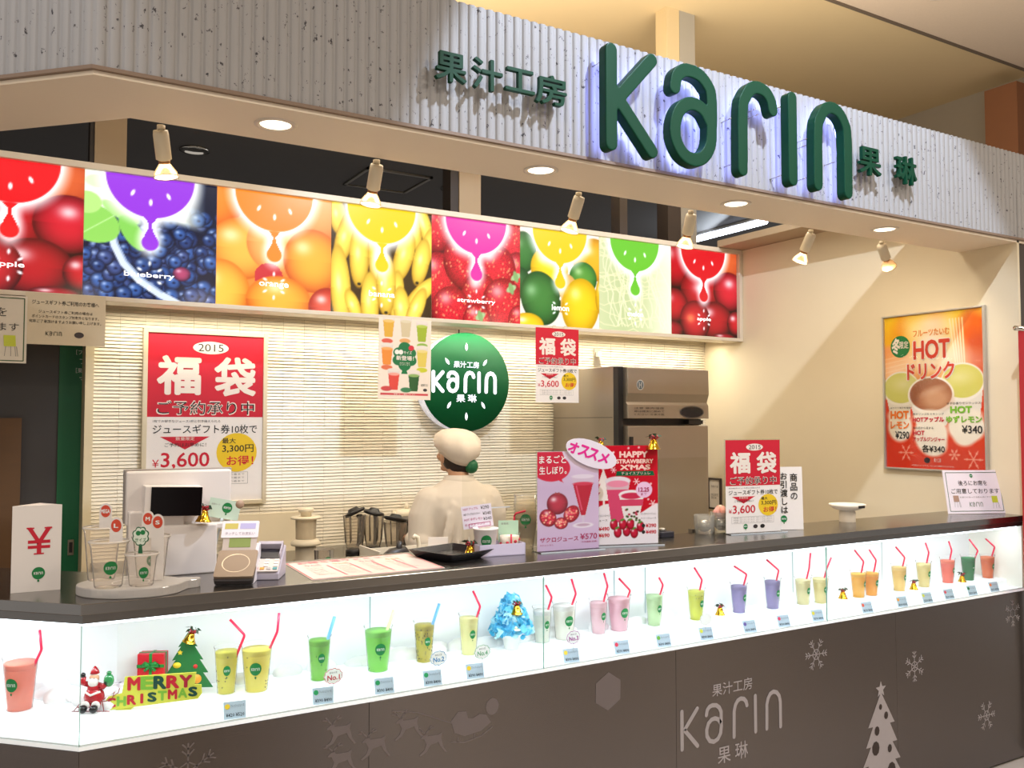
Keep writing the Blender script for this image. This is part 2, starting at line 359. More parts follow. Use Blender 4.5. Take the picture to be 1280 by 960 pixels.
# back wall core, narrow side panel, door area
b = B(); b.box(.41, 4.32, 4.66, 4.74, 0, 2.74); wb = struct(b, 'wall_back', CREAM)
b = B(); b.box(.372, .409, 4.62, 4.80, 0, 2.2); struct(b, 'trim_2', mat('jamb_cream', 'd8c8a4', .6))
TW, TH = .1143, .0172
v = []; f = []
nx, nz = int((4.32 - .41) / TW) + 1, int((2.74 - .93) / TH)
for i in range(nx):
    x0 = .41 + i * TW + .0006; x1 = min(4.319, .41 + (i + 1) * TW - .0006)
    for j in range(nz):
        z0 = .93 + j * TH; d = rng.rand() * .0016; y = 4.655 - d; n = len(v)
        v += [(x0, 4.660, z0), (x1, 4.660, z0), (x1, y - .0055, z0 + .0012), (x0, y - .0055, z0 + .0012), (x0, y, z0 + TH - .0012), (x1, y, z0 + TH - .0012), (x1, 4.660, z0 + TH), (x0, 4.660, z0 + TH)]
        f += [(n, n + 1, n + 2, n + 3), (n + 3, n + 2, n + 5, n + 4), (n + 4, n + 5, n + 6, n + 7), (n, n + 3, n + 4, n + 7), (n + 1, n + 6, n + 5, n + 2)]
tb = B(); tb.add(v, f); tb.out('wall_tile', mat('cream_tile', 'e4dac2', .35, noise=.03, nscale=15), wb, kind='stuff')
# door beyond the narrow panel on the left
d = thing('door_1', None, None, (0, 4.82, 0)); d['kind'] = 'structure'
b = B(); b.box(-1.2, .272, 0, .03, 0, 2.3); b.out('door_leaf', mat('dark_glass_door', '423b36', .3), d)
b = B(); b.box(.272, .40, -.012, .02, 0, 2.3); b.out('green_panel', mat('door_green', '0c6a40', .45), d, label='green strip of the door with white lettering')
b = B(); b.box(.325, .352, -.02, -.012, .955, 1.03); h = b.out('flush_handle', mat('brushed_nickel', 'a89c88', .3, metal=.9), d, bevel=.002)
b = B(); b.box(.331, .346, -.022, -.0195, .968, 1.018); b.out('handle_recess', mat('recess_dark', '241c18', .5), h)
for i, (s_, zz) in enumerate((('［フル', 1.945), ('フ', 1.90), ('［果実', 1.855), ('マ', 1.81))):
    text(d, s_, .345 + .01 * (i % 2) * 1.6, .395, zz - .012, zz + .012, WHITE, z=0, name='lettering').rotation_euler = FY
for o in COL.objects:
    if o.parent == d and o.name.startswith('lettering'): o.location = (0, -.0135, 0)
b = B(); b.box(-.5, .115, 4.70, 4.76, .0, 1.62); o = b.out('board', mat('brown_board', '5a3c1c', .6, noise=.1, nscale=5, stretch=(1, 1, 8)))
tag(o, 'tall brown wooden board standing by the dark door at the far left', 'board')
# kitchen ceiling and the open space above the light box
b = B(); b.box(-1.5, 8.5, 4.86, 9.0, 3.20, 3.25); struct(b, 'ceiling_kitchen', DARKC)
b = B(); b.box(-1.5, 8.5, 8.9, 9.0, 0, 3.2); struct(b, 'wall_rear', DARKC)
b = B(); b.box(-1.6, -1.5, 3.5, 9.0, 0, 4.6); struct(b, 'wall_left', mat('left_wall_brown', '4c3f33', .8))
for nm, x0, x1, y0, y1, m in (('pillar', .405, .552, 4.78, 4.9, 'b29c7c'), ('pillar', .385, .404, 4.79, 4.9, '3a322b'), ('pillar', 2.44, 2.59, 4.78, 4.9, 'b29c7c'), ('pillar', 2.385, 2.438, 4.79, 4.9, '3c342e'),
                              ('pillar', 3.69, 3.755, 4.8, 4.9, '50463e'), ('pillar', 4.12, 4.24, 4.80, 4.92, '463c36'), ('pillar', 4.243, 4.39, 4.80, 4.92, 'a8a49c')):  # last box: the dark post's side lit by the tube, as paler colour
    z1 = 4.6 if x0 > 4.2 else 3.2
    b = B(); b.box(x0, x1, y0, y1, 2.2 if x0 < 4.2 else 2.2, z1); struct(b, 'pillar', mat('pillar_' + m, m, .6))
b = B(); b.box(4.12, 4.24, 4.80, 4.92, 3.2, 4.6); struct(b, 'pillar', mat('pillar_cream', 'd8c49c', .7))
b = B(); b.box(5.7, 7.2, -4.6, -4.2, 0, 4.5); b.box(10.2, 15.5, -4.6, -4.2, 0, 4.5); b.box(1.2, 3.4, -4.9, -4.6, 0, 4.5); struct(b, 'reflection_slab', mat('reflection_dark', '4a3e36', .6))  # added unseen dark slabs behind the camera, for reflections in the counter front
b = B(); b.box(7.4, 10.0, -4.7, -4.5, 0, 3.6); b.box(3.6, 5.4, -4.9, -4.7, 0, 3.4); struct(b, 'reflection_slab', mat('reflection_pale', 'e8dccb', .6))  # added unseen pale slabs, bright zones for the same reflections
# hatch, recessed lights, tube light in the kitchen ceiling
ALU = mat('aluminium', 'b8b2a8', .35, metal=.9)
t = thing('ceiling_hatch', 'square ceiling access hatch with thin metal frame in the dark kitchen ceiling', 'hatch', (2.21, 5.375, 3.199))
b = B()
for a_ in range(4):
    M = Matrix.Rotation(a_ * pi / 2, 4, 'Z'); b.box(-.225, .225, .205, .225, -.012, 0, M)
b.out('frame', ALU, t); b = B(); b.box(-.2, .2, -.2, .2, -.004, 0); b.out('panel', DARKC, t)
for x, y, lb in ((.983, 5.342, 'unlit recessed chrome ceiling light behind the first spotlight'), (2.671, 5.331, 'unlit recessed chrome ceiling light beside the beige pillar above the light box')):
    t = thing('recessed_light', lb, 'ceiling light', (x, y, 3.2), group=None)
    b = B(); b.lathe([(.085, 0), (.085, -.008), (.068, -.008), (.062, -.001), (.03, -.0005)], 24); b.out('chrome_ring', mat('chrome', 'd8d4cc', .12, metal=1), t)
t = thing('tube_light', 'long lit white fluorescent tube on the kitchen ceiling beyond the red apple picture', 'lamp', (5.145, 5.24, 3.2))
b = B(); b.box(-.05, .05, -.42, .42, -.02, 0); b.out('housing', mat('white_enamel', 'dcdcdc', .4), t)
b = B(); b.tube([(0, -.40, -.04), (0, .40, -.04)], .02, 10); b.out('tube', mat('fluorescent_tube', 'e8f2ff', .5, em=9, emc='dfeaff'), t)
area('tube_light_glow', (5.0, 5.2, 3.1), (4.2, 5.6, 3.2), .8, .1, 5, (.8, .9, 1))
# mall ceiling above and behind the fascia
b = B(); b.box(-3, 7.66, 4.09, 6.2, 4.60, 4.65); b.box(-3, 7.66, 6.15, 6.2, 3.25, 4.65)
struct(b, 'ceiling_cream', mat('mall_cream', 'd9c39a', .8, noise=.02, nscale=3))
b = B(); b.box(-4, 9, -4, 4.09, 4.57, 4.62); struct(b, 'ceiling_mall', mat('mall_ceiling_board', 'd9c6b2', .85, noise=.05, nscale=60))
b = B(); b.box(-3, 7.66, 4.075, 4.095, 4.555, 4.6); struct(b, 'trim_3', mat('ceiling_joint', '6a5c50', .7))
b = B(); b.box(7.66, 7.72, 3.4, 6.2, 2, 4.65); struct(b, 'wall_mall', mat('mall_wall_grey', '9c9284', .8))
b = B(); b.box(7.35, 7.60, 4.12, 4.40, 2.2, 4.47); struct(b, 'pillar', mat('brown_pillar', '8a5a3c', .6))
b = B(); b.box(7.64, 7.68, 2.4, 3.9, 2.4, 4.3); struct(b, 'wall_mall', mat('mall_wall_blue', '8a9298', .7))
t = thing('mall_downlight', 'round downlight in the mall ceiling at the top right corner', 'ceiling light', (5.57, 3.62, 4.57))
b = B(); b.lathe([(.11, 0), (.11, -.01), (.09, -.012), (.085, -.002)], 24, cap=False); b.out('ring', mat('white_enamel'), t)
b = B(); b.lathe([(.085, -.003), (.0001, -.0035)], 24, cap=False); b.out('lens', mat('lit_lens', 'fff4e0', .5, em=2.5), t)
b = B()
for a_ in range(4):
    M = Matrix.Rotation(a_ * pi / 2, 4, 'Z'); b.box(-.28, .28, .272, .28, -.006, 0, M)
t = thing('ceiling_panel', 'square access panel outline in the speckled mall ceiling', 'hatch', (5.35, 3.35, 4.57)); b.out('frame', mat('ceiling_joint'), t)
t = thing('sprinkler', 'small ceiling sensor seen just above the fascia left of the big letter K', 'sensor', (3.75, 4.72, 4.6))
b = B(); b.lathe([(.03, 0), (.03, -.02), (.012, -.03), (.012, -.05)], 14); b.out('body', mat('beige_plastic', 'cdbb9c', .5), t)

# ================================================================ FASCIA (corrugated sign board) AND SOFFIT
def corr(L, pitch, n=7, amp=.007):
    pts = []; k = int(round(L / pitch)); p = L / k
    for i in range(k):
        for j in range(n):
            s_ = j / n; pts.append((i * p + s_ * p, -amp * (sin(pi * min(1, s_ / .82)) ** .55 if s_ < .82 else 0)))
    pts.append((L, 0)); return pts
def fascia_mat():
    m = mat('speckled_corrugated_panel', 'a9a6a2', .6); nt = m.node_tree; bs = nt.nodes['Principled BSDF']
    tc = nt.nodes.new('ShaderNodeTexCoord'); vo = nt.nodes.new('ShaderNodeTexNoise'); vo.inputs['Scale'].default_value = 60; vo.inputs['Detail'].default_value = 4; vo.inputs['Roughness'].default_value = .7
    mp = nt.nodes.new('ShaderNodeMapping'); mp.inputs['Scale'].default_value = (1, 1, .7)
    cr = nt.nodes.new('ShaderNodeValToRGB'); cr.color_ramp.elements[0].position = .335; cr.color_ramp.elements[0].color = (.045, .04, .045, 1); cr.color_ramp.elements[1].position = .375; cr.color_ramp.elements[1].color = (*lin('a5a3a2'), 1)
    nt.links.new(tc.outputs['Object'], mp.inputs[0]); nt.links.new(mp.outputs[0], vo.inputs['Vector']); nt.links.new(vo.outputs['Fac'], cr.inputs[0]); nt.links.new(cr.outputs[0], bs.inputs['Base Color']); return m
FM = fascia_mat()
fa = thing('trim_4', None, None); fa['kind'] = 'structure'
def fpanel(L, pitch, loc, rot, name):
    p = corr(L, pitch); n = len(p); Z0, Z1 = 2.508, 2.93
    v = [(x, y, Z0) for x, y in p] + [(x, y, Z1) for x, y in p] + [(x, .02, Z0) for x, y in p] + [(x, .02, Z1) for x, y in p]; f = []
    for i in range(n - 1): f += [(i, i + 1, n + i + 1, n + i), (n + i, n + i + 1, 3 * n + i + 1, 3 * n + i), (i, 2 * n + i, 2 * n + i + 1, i + 1), (2 * n + i, 3 * n + i, 3 * n + i + 1, 2 * n + i + 1)]
    b = B(); b.add(v, f); return b.out(name, FM, fa, loc, rot, fix=False)
fpanel(5.2, .0335, (A[0], A[1], 0), (0, 0, 0), 'corrugated_panel')
q = LP(1.8, 0); fpanel(1.8, .0335, (q[0], q[1], 0), (0, 0, RAD(-45)), 'corrugated_panel')
b = B()
def band(b, n0, n1, z0, z1, xe=5.4, tl=1.8):
    a0, a1 = miter(n0), miter(n1); l0, l1 = LP(tl, n0), LP(tl, n1)
    for P4 in ([a0, (xe, a0[1]), (xe, a1[1]), a1], [l0, a0, a1, l1]): b.prism([tuple(p) for p in P4], z0, z1)
band(b, -.012, .03, 2.497, 2.507); b.out('edge_strip', mat('brown_edge', '8a7462', .5), fa)
b = B(); band(b, .022, .03, 2.507, 2.93); b.out('backing', mat('backing_grey', '8c8680', .7), fa)
b = B(); band(b, .0, .285, 2.485, 2.4965, 4.45); struct(b, 'ceiling_soffit', mat('soffit_cream', 'efdfc8', .6, noise=.01, nscale=5))
b = B(); band(b, .285, .30, 2.485, 2.76, 4.32); struct(b, 'trim_5', mat('soffit_cream'))
b = B(); band(b, .045, .285, 2.86, 2.87, 5.3); struct(b, 'trim_6', mat('backing_grey'))

# recessed soffit downlights and the small track spotlights
LENS = mat('lit_lens'); DW = ['first lit downlight of the soffit from the left, over the blueberry picture', 'lit soffit downlight below the small green characters', 'lit soffit downlight under the big letter r', 'lit soffit downlight nearest the right side wall']
dl0 = None
for i, x in enumerate((.704, 1.637, 2.572, 3.503)):
    if dl0 is None:
        dl0 = thing('downlight', DW[0], 'ceiling light', (x, 2.58, 2.485), group='downlights in the soffit')
        b = B(); b.lathe([(.062, 0), (.062, -.003), (.048, -.004), (.045, .002)], 28, cap=False); b.out('ring', mat('white_ring', 'e0d4c4', .4), dl0)
        b = B(); b.lathe([(.045, -.001), (.0001, -.0012)], 28, cap=False); b.out('lens', mat('downlight_lens', 'fff2dc', .5, em=3.0), dl0)
    else: dup(dl0, (x, 2.58, 2.485), label=DW[i])
    spot('downlight_beam', (x, 2.58, 2.475), (x, 2.57, 0), 9, SOFT, 110, .6, .04)
SPW = ['spotlight over the blueberry picture, largest and leftmost on the soffit', 'spotlight over the banana picture', 'spotlight over the yellow lemon picture', 'spotlight beside the dark post above the melon picture', 'spotlight right of the red apple picture, glowing', 'unlit looking spotlight turned away toward the right wall']
def spotlight(i, x, aim, on=True):
    t = thing('spotlight', SPW[i], 'spotlight', (x, 2.762, 2.485), group='spotlights on the soffit edge')
    b = B(); b.lathe([(.012, 0), (.012, -.012)], 12); b.tube([(0, 0, -.01), (0, 0, -.03)], .006, 8); b.out('mount', mat('cream_enamel', 'ddd0b4', .4), t)
    d = (Vector(aim) - Vector((x, 2.762, 2.455))).normalized(); M = Matrix.Translation((0, 0, -.028)) @ Vector((0, 0, -1)).rotation_difference(d).to_matrix().to_4x4()
    b = B(); b.lathe([(.021, .012), (.023, 0), (.023, -.072), (.018, -.075)], 16, M=M); b.out('housing', mat('cream_enamel'), t)
    b = B(); b.lathe([(.017, -.074), (.017, -.084)], 16, M=M); b.out('collar', mat('copper_collar', 'a5764c', .3, metal=.8), t)
    b = B(); b.lathe([(.014, -.083), (.022, -.095), (.033, -.112), (.037, -.130)], 20, M=M, cap=False)
    b.out('reflector', clear('lamp_reflector', 'f4e4cc', .1, .35, .35, 'f0dcc0'), t)
    b = B(); b.lathe([(.034, -.127), (.02, -.131), (.0001, -.133)], 20, M=M, cap=False)
    b.out('bulb_face', mat('bulb_lit', 'fff0d4', .5, em=7) if on else mat('bulb_dim', 'e8d8bc', .2), t)
    if on: spot('spotlight_beam', tuple(Vector((x, 2.762, 2.457)) + d * .145), aim, 8, (1, .85, .64), 150, 1.0, .03)
spotlight(0, .412, (.75, 3.5, 1.0)); spotlight(1, 1.096, (1.15, 3.6, 1.0)); spotlight(2, 1.925, (1.9, 3.6, 1.0)); spotlight(3, 2.495, (2.7, 3.5, 1.0)); spotlight(4, 3.222, (3.2, 3.5, 1.2)); spotlight(5, 3.727, (4.32, 2.95, 1.9), False)
spot('spotlight_beam', (3.80, 2.79, 2.36), (4.32, 3.2, 1.4), 12, (1, .88, .7), 150, 1.0, .06)  # additional wide beam brightening the right wall; the spotlight here is drawn unlit

# ================================================================ FASCIA SIGNS
SG = mat('sign_green', '03402a', .45, noise=.04, nscale=20, spec=.2)
t = thing('illuminated_sign', 'large dark green halo-lit shop name letters on the corrugated fascia', 'sign', (0, 2.385, 0), FY)
HALO = mat('halo_led', 'b9c4ff', .5, em=9, emc='97a4ff')
for k in 'Karin':
    o = fuse(logo(1.779, 2.542, .331, .322, .049, -.012, .03, k, 4), 'letter', SG, t, .0032, 1)
    logo(1.779, 2.542, .331, .322, .026, -.018, -.0125, k).out('halo_light', HALO, o, label='blue white light strip behind the letter')
for x, z in ((1.76, 2.83), (1.80, 2.57), (2.06, 2.80), (2.17, 2.57), (2.27, 2.75), (2.36, 2.74), (2.37, 2.57), (2.49, 2.80), (2.50, 2.78), (2.62, 2.83), (2.62, 2.56), (2.76, 2.70), (2.77, 2.73), (2.76, 2.57), (2.93, 2.66)):
    b = B(); b.tube([(x, z, .0), (x - .004, z - .004, -.056)], .0022, 5); b.out('mounting_pin', mat('chrome'), t)
t = thing('character_sign', 'four small green raised characters left of the big letters', 'sign', (0, 2.40, 0), FY)
for ch, x0, x1, z0, z1 in (('果', 1.136, 1.242, 2.644, 2.736), ('汁', 1.263, 1.371, 2.643, 2.743), ('工', 1.381, 1.491, 2.66, 2.736), ('房', 1.495, 1.616, 2.641, 2.739)):
    text(t, ch, x0, x1, z0, z1, SG, bold=.022, ex=.016, z=0, name='letter')
t = thing('character_sign', 'two small green raised characters right of the big letters', 'sign', (0, 2.40, 0), FY)
for ch, x0, x1, z0, z1 in (('果', 3.085, 3.225, 2.637, 2.755), ('琳', 3.325, 3.465, 2.633, 2.755)): text(t, ch, x0, x1, z0, z1, SG, bold=.022, ex=.016, z=0, name='letter')

# ================================================================ LIGHT BOX WITH FRUIT PICTURES
lb = thing('light_box', 'long backlit menu light box with eight fruit pictures above the kitchen', 'light box', (0, 4.285, 0), FY)
FR = mat('lightbox_frame', 'd9cdb8', .4)
b = B(); b.box(-1.0, 4.318, 2.726, 2.755, -.14, .008); b.out('frame_top', FR, lb, bevel=.002)
b = B(); b.box(-1.0, 4.318, 2.140, 2.161, -.14, .008); b.out('frame_bottom', FR, lb, bevel=.002)
b = B(); b.box(4.290, 4.318, 2.161, 2.726, -.14, .008); b.out('frame_side', FR, lb, bevel=.002)
b = B(); b.box(-1.0, 4.29, 2.161, 2.726, -.14, -.02); b.out('back_panel', FR, lb)
LBP = printed('backlit_print', em=1.32, rough=.2)
W0, H0 = .562, .565
def apple(p, c='c01822'):
    p.C[:] = C3('2a0606'); p.fruit(.46, .50, .2, .13, 'd86030', '801808'); p.fruit(.03, .46, .16, .15, c, '40060a'); p.fruit(.25, .30, .17, .155, c, '50080c', hx=-.1, hy=.1); p.fruit(.50, .31, .14, .13, 'd02030', '48060c', hx=0)
    p.fruit(.02, .19, .12, .11, c, '30040a'); p.fruit(.37, .11, .155, .125, 'b41a22', '300408'); p.fruit(.20, .10, .13, .13, 'c8242c', '38060a', hx=-.3, hy=.1, hi='ff9a60'); p.fruit(.56, .1, .08, .08, c, '30040a'); p.fruit(.0, .03, .1, .06, 'a01420', '28040a'); p.fruit(.45, .0, .1, .03, 'a01420', '28040a')
    p.line([(.28, .4), (.33, .47), (.36, .5)], .012, 'f4d8a0')
def blueberry(p):
    p.C[:] = C3('0e1630'); r = np.random.RandomState(3)
    for k in range(230):
        x, y = r.rand() * .6, r.rand() * .42
        p.fruit(x, y, .028 + .012 * r.rand(), None, ['2c4c8c', '3860a8', '24407c', '41548f'][k % 4], '081028', hi='b8ccee', hx=-.3, hy=.35, edge=.85); p.ell(x + .004, y - .003, .008, .006, '0e1c40', a=.8)
    p.fruit(.415, .13, .04, .034, 'b0446c', '301030', hi='f0c0d8')
    p.mix(np.clip((p.Y + .25 * np.abs(p.X - .2) - .40) / .03, 0, 1) * np.clip((.52 - p.X) / .1, 0, 1), 'eef2e4'); p.mix(np.clip((p.X - .42) / .06, 0, 1) * (p.Y > .36) * 0, 'ffffff'); p.line([(.105, .42), (.108, .33), (.125, .24), (.165, .16), (.23, .09), (.32, .03), (.40, -.01)], .034, 'd4dfee'); p.line([(.118, .42), (.12, .33), (.137, .25), (.176, .17), (.24, .10), (.33, .04)], .008, '94a8c8')
    p.ell(.03, .33, .12, .085, '8ed05c', -.3); p.ell(.01, .42, .06, .05, 'b4e080'); p.ell(.15, .39, .09, .03, 'a8dc7c', .5 - 1); p.ell(.2, .30, .04, .09, '84cc58', .6); p.line([(-.02, .27), (.12, .37)], .004, 'c4ecA0'); p.ell(.06, .52, .06, .03, 'd8ecc0')
def orange(p):
    p.C[:] = C3('f08838'); p.fruit(-.02, .5, .14, .14, 'f88a30', 'c84c14'); p.fruit(.12, .28, .16, .15, 'fcb84a', 'd0601c', hi='fff4c0'); p.fruit(.5, .5, .16, .16, 'f8a258', 'd86028'); p.fruit(.3, .32, .16, .15, 'fcc070', 'e08038', hi='fff0d0'); p.fruit(.47, .25, .15, .16, 'fcb03c', 'c8501c', hi='fff2b8')
    p.mix((np.hypot(p.X - .25, (p.Y - .15)) < .07) * 1., 'c83038'); p.fruit(.02, .06, .14, .16, 'fcc048', 'd06018', hi='fff8d0'); p.fruit(.3, .04, .16, .12, 'fcb440', 'd05c18', hi='fff4c0', hx=-.1, hy=.5); p.fruit(.55, .02, .1, .1, 'd83c28', '901810')
def banana(p):
    p.C[:] = C3('3c2a10')
    for (x, y, ln, w, a) in ((.03, .5, .09, .035, .1), (.12, .52, .16, .035, -.5), (.52, .5, .14, .033, .35), (.46, .48, .12, .03, .2), (.07, .38, .12, .04, -.25), (.54, .38, .1, .03, -.2), (.15, .3, .15, .044, 0), (.25, .3, .14, .042, .05), (.40, .32, .13, .044, -.3), (.50, .3, .12, .04, -.2), (.05, .13, .2, .045, .08), (.12, .04, .08, .03, .4), (.21, .06, .15, .042, .0), (.36, .1, .13, .035, -.05), (.5, .13, .12, .035, -.8), (.30, .16, .15, .045, 0), (.39, .04, .11, .04, .1), (.47, .04, .12, .035, -.4)):
        p.fruit(x, y, w * 1.22, ln * 1.1, 'fce458', 'b8821c', hi='fffac0', ang=a, hx=-.15, hy=.1, edge=.7); p.ell(x - sin(a) * -ln * .97, y - cos(a) * ln * .97, .010, .008, '2c2410')
def strawberry(p):
    p.C[:] = C3('5c0814')
    for k, (x, y, r_) in enumerate(((.02, .5, .12), (.5, .45, .14), (.04, .22, .13), (.55, .28, .12), (.21, .33, .14), (.40, .30, .13), (.30, .14, .12), (.12, .05, .12), (.45, .1, .14), (.56, .02, .08), (.28, .0, .09))):
        p.fruit(x, y, r_, r_ * 1.12, 'dc2434', '70060f', hi='ffc8c8', hx=-.3, hy=.5, tex=.25); r = np.random.RandomState(k)
        for j in range(34): aa, rr = r.rand() * 6.3, r_ * .9 * math.sqrt(r.rand()); p.ell(x + rr * cos(aa), y + rr * sin(aa), .0045, .006, 'f8a070', a=.8)
    for x, y in ((.53, .27), (.50, .20), (.30, .03)): p.ell(x, y, .035, .018, 'a8c48c', .5); p.ell(x, y, .015, .035, '88ac6c', .3)
def lemon(p):
    p.C[:] = C3('f0e8dc'); p.fruit(.02, .42, .09, .12, '3c7a34', '14401c', hi='8ab880'); p.fruit(.52, .42, .16, .13, 'f0b428', 'b07010'); p.fruit(.20, .34, .13, .13, 'f6d828', 'c89410', hi='fff8b0'); p.fruit(.44, .30, .10, .1, '5a9a3c', '1c5420', hi='c0e0a0'); p.fruit(.31, .2, .10, .12, 'e8b86c', 'c08838', edge=.4)
    p.fruit(.0, .24, .07, .09, '2c6030', '103818'); p.fruit(.14, .16, .135, .16, '3f8038', '123c18', ang=.35, hi='98c890'); p.fruit(.42, .13, .135, .17, 'f4d020', 'c08c08', ang=-.15, hi='fff6a0'); p.fruit(.58, .2, .05, .12, 'ecc41c', 'b88008'); p.fruit(.05, .0, .11, .07, 'f4d020', 'c08c08')
def melon(p):
    p.C[:] = C3('d8dcae'); p.mix(np.clip(1 - np.abs(p.X - .18) * 3, 0, 1) * .5, 'a9bb80'); r = np.random.RandomState(1)
    for k in range(24):
        pts = []; x = r.rand() * .5; y = .58
        while y > -.02: pts.append((x, y)); x += .06 * (r.rand() - .5) + .01; y -= .05
        p.line(pts, .0055, 'f1edc8', .9)
        pts = []; y = r.rand() * .6; x = -.01
        while x < .56: pts.append((x, y)); y += .05 * (r.rand() - .5); x += .045
        p.line(pts, .005, 'eee8bc', .85)
    p.mix(np.clip((p.X - .36) / .2, 0, 1) * .8, 'eef0dc'); p.mix(np.clip((p.Y - .4) / .2, 0, 1) * np.clip((p.X - .3) * 5, 0, 1), 'f4f4e8')
def picture(i, fn, col, word, x0, x1):
    w = x1 - x0; p = Pic(w, H0, 110 if w > .5 else 70); p.X = p.X + (W0 - w if w < .5 and i == 0 else 0)
    sc = 1; fn(p); cx = .275; top = H0
    p.glow(cx, top, .195, None, 'ffffff', .055, .95); p.glow(cx, top - .295, .03, .04, 'ffffff', .045, .9); p.glow(cx, top - .23, .02, .05, 'ffffff', .04, .8)
    p.ell(cx, top + .005, .192, None, col)
    p.poly([(cx - .03, top - .185), (cx - .006, top - .215), (cx - .01, top - .24), (cx - .034, top - .29), (cx + .034, top - .29), (cx + .01, top - .24), (cx + .006, top - .215), (cx + .03, top - .185)], col)
    p.ell(cx, top - .302, .037, .036, col)
    for a, d_ in ((-2.3, .105), (-pi / 2, .115), (-.84, .105)): p.ell(cx + d_ * 1.1 * cos(a), top + d_ * sin(a), .007, .015, 'ffffff', (a + pi / 2) * .6)
    wy = top - .455; shift = cx
    for a in range(6): t_ = pi / 2 + a * pi / 3; p.ell(shift + .05 * cos(t_), wy + .058 * sin(t_), .0055, .011, 'ffffff', t_ - pi / 2, a=.95)
    p.X = p.X - (W0 - w if w < .5 and i == 0 else 0)
    o = p.out('picture_panel', LBP, lb, x0, 2.161, -.015, label='backlit %s picture with a %s drop' % (fn.__name__, {'e01820': 'red', '9438d8': 'purple', 'f4862a': 'orange', 'f2cc1c': 'yellow', 'dc30a0': 'magenta', 'ecc81c': 'yellow', '6cc234': 'green', 'd41c24': 'red'}[col]))
    hw = .012 * len(word); text(o, word, shift - hw + x0, shift + hw + x0, 2.161 + wy - .014, 2.161 + wy + (.016 if word not in ('lemon',) else .02), mat('backlit_white', 'ffffff', .5, em=1.0), bold=.012, z=.002)
xs = [-.234, .328, .899, 1.465, 2.028, 2.588, 3.147, 3.714, 4.287]
for i, (fn, c, wd) in enumerate(((apple, 'e01820', 'apple'), (blueberry, '9438d8', 'blueberry'), (orange, 'f4862a', 'orange'), (banana, 'f2cc1c', 'banana'), (strawberry, 'dc30a0', 'strawberry'), (lemon, 'ecc81c', 'lemon'), (melon, '6cc234', 'melon'), (apple, 'd41c24', 'apple'))):
    picture(i, fn, c, wd, xs[i], xs[i + 1] - .002)

# ================================================================ COUNTER
SS = mat('stainless_top', '8c8a88', .22, metal=1, noise=.05, nscale=4, stretch=(1, 1, 1), bump=.05)
SB = mat('brushed_stainless', '7b7573', .27, metal=1, noise=.05, nscale=4, stretch=(1, 1, 90), bump=.1)
_nt = SB.node_tree; _tg = _nt.nodes.new('ShaderNodeTangent'); _tg.direction_type = 'RADIAL'; _tg.axis = 'Z'; _b = _nt.nodes['Principled BSDF']
_nt.links.new(_tg.outputs[0], _b.inputs['Tangent']); _b.inputs['Anisotropic'].default_value = .9; _b.inputs['Anisotropic Rotation'].default_value = .25
ct = thing('countertop', 'long stainless steel service counter top with canted left end', 'countertop', (0, 0, 0))
def cpoly(n0, depths):   # outline
    a = miter(n0); return a
b = B(); o0 = miter(-.008); l0 = LP(1.5, -.008)
b.prism([l0, o0, (4.318, o0[1]), (4.318, 2.755), (1.47, 2.755), (1.47, 2.84), miter(.40), LP(1.5, .40)], 1.122, 1.15); b.out('slab', SS, ct, bevel=.002)
b = B(); band(b, .006, .03, 1.099, 1.121, 4.318, 1.5); b.out('front_rail', mat('rail_steel', '7c7a78', .3, metal=1), ct)
cb = thing('counter_base', 'brushed stainless steel counter front with frosted winter decals', 'counter', (0, 0, 0))
sx = [.2, .957, 2.115, 3.338, 4.318]
for x0, x1 in zip(sx[:-1], sx[1:]):
    b = B(); b.box(x0 + .0004, x1 - .0004, 2.44, 2.46, .012, .789); b.out('front_panel', SB, cb, bevel=.001)
b = B(); p0, p1, p2, p3 = LP(1.5, 0), LP(.0015, 0), LP(-.007, .02), LP(1.5, .02); b.prism([p0, p1, p2, p3], .012, .789); b.out('front_panel', SB, cb, bevel=.001)
b = B(); band(b, .03, .05, 0, .089, 4.318, 1.5); b.out('kick_plate', mat('kick_steel', '6c6864', .4, metal=.9), cb)
b = B(); band(b, .03, .27, .05, .785, 4.318, 1.5); b.out('carcass', mat('dark_carcass', '3a3431', .6), cb)
FRO = mat('frosted_decal', 'a39a98', .6, noise=.03, nscale=60); FRF = mat('faint_decal', '847b7a', .45, metal=.65)
def face(name, b, m=FRO, label=None):   # decal on the front face
    o = b.out(name, m, cb, (0, 2.4392, 0), FY, fix=False, label=label); return o
ld = logo(2.14, .436, .137, .132, .0155, 0, .0003); o = face('logo_decal', ld, label='frosted shop logo lettering')
text(o, '果汁工房', 2.286, 2.488, .597, .642, FRO, bold=.006, z=0); text(o, '果 琳', 2.31, 2.462, .350, .412, FRO, bold=.006, z=0)
def flake(cx, cy, r, typ):
    b = B()
    for k in range(6):
        a = pi / 2 + k * pi / 3 if typ else k * pi / 3; d_ = Vector((cos(a), sin(a))); n_ = Vector((-d_.y, d_.x)); c = Vector((cx, cy))
        s0 = 0 if typ < 2 else .35; strip(b, [tuple(c + d_ * r * s0), tuple(c + d_ * r)], r * .06)
        for t_ in (.55, .78):
            for sg in (1, -1): strip(b, [tuple(c + d_ * r * t_), tuple(c + (d_ * (t_ + .2) + n_ * sg * .2) * r)], r * .055)
        nx_ = a + pi / 3; strip(b, [(cx + r * .35 * cos(a), cy + r * .35 * sin(a)), (cx + r * .35 * cos(nx_), cy + r * .35 * sin(nx_))], r * .05)
    return b
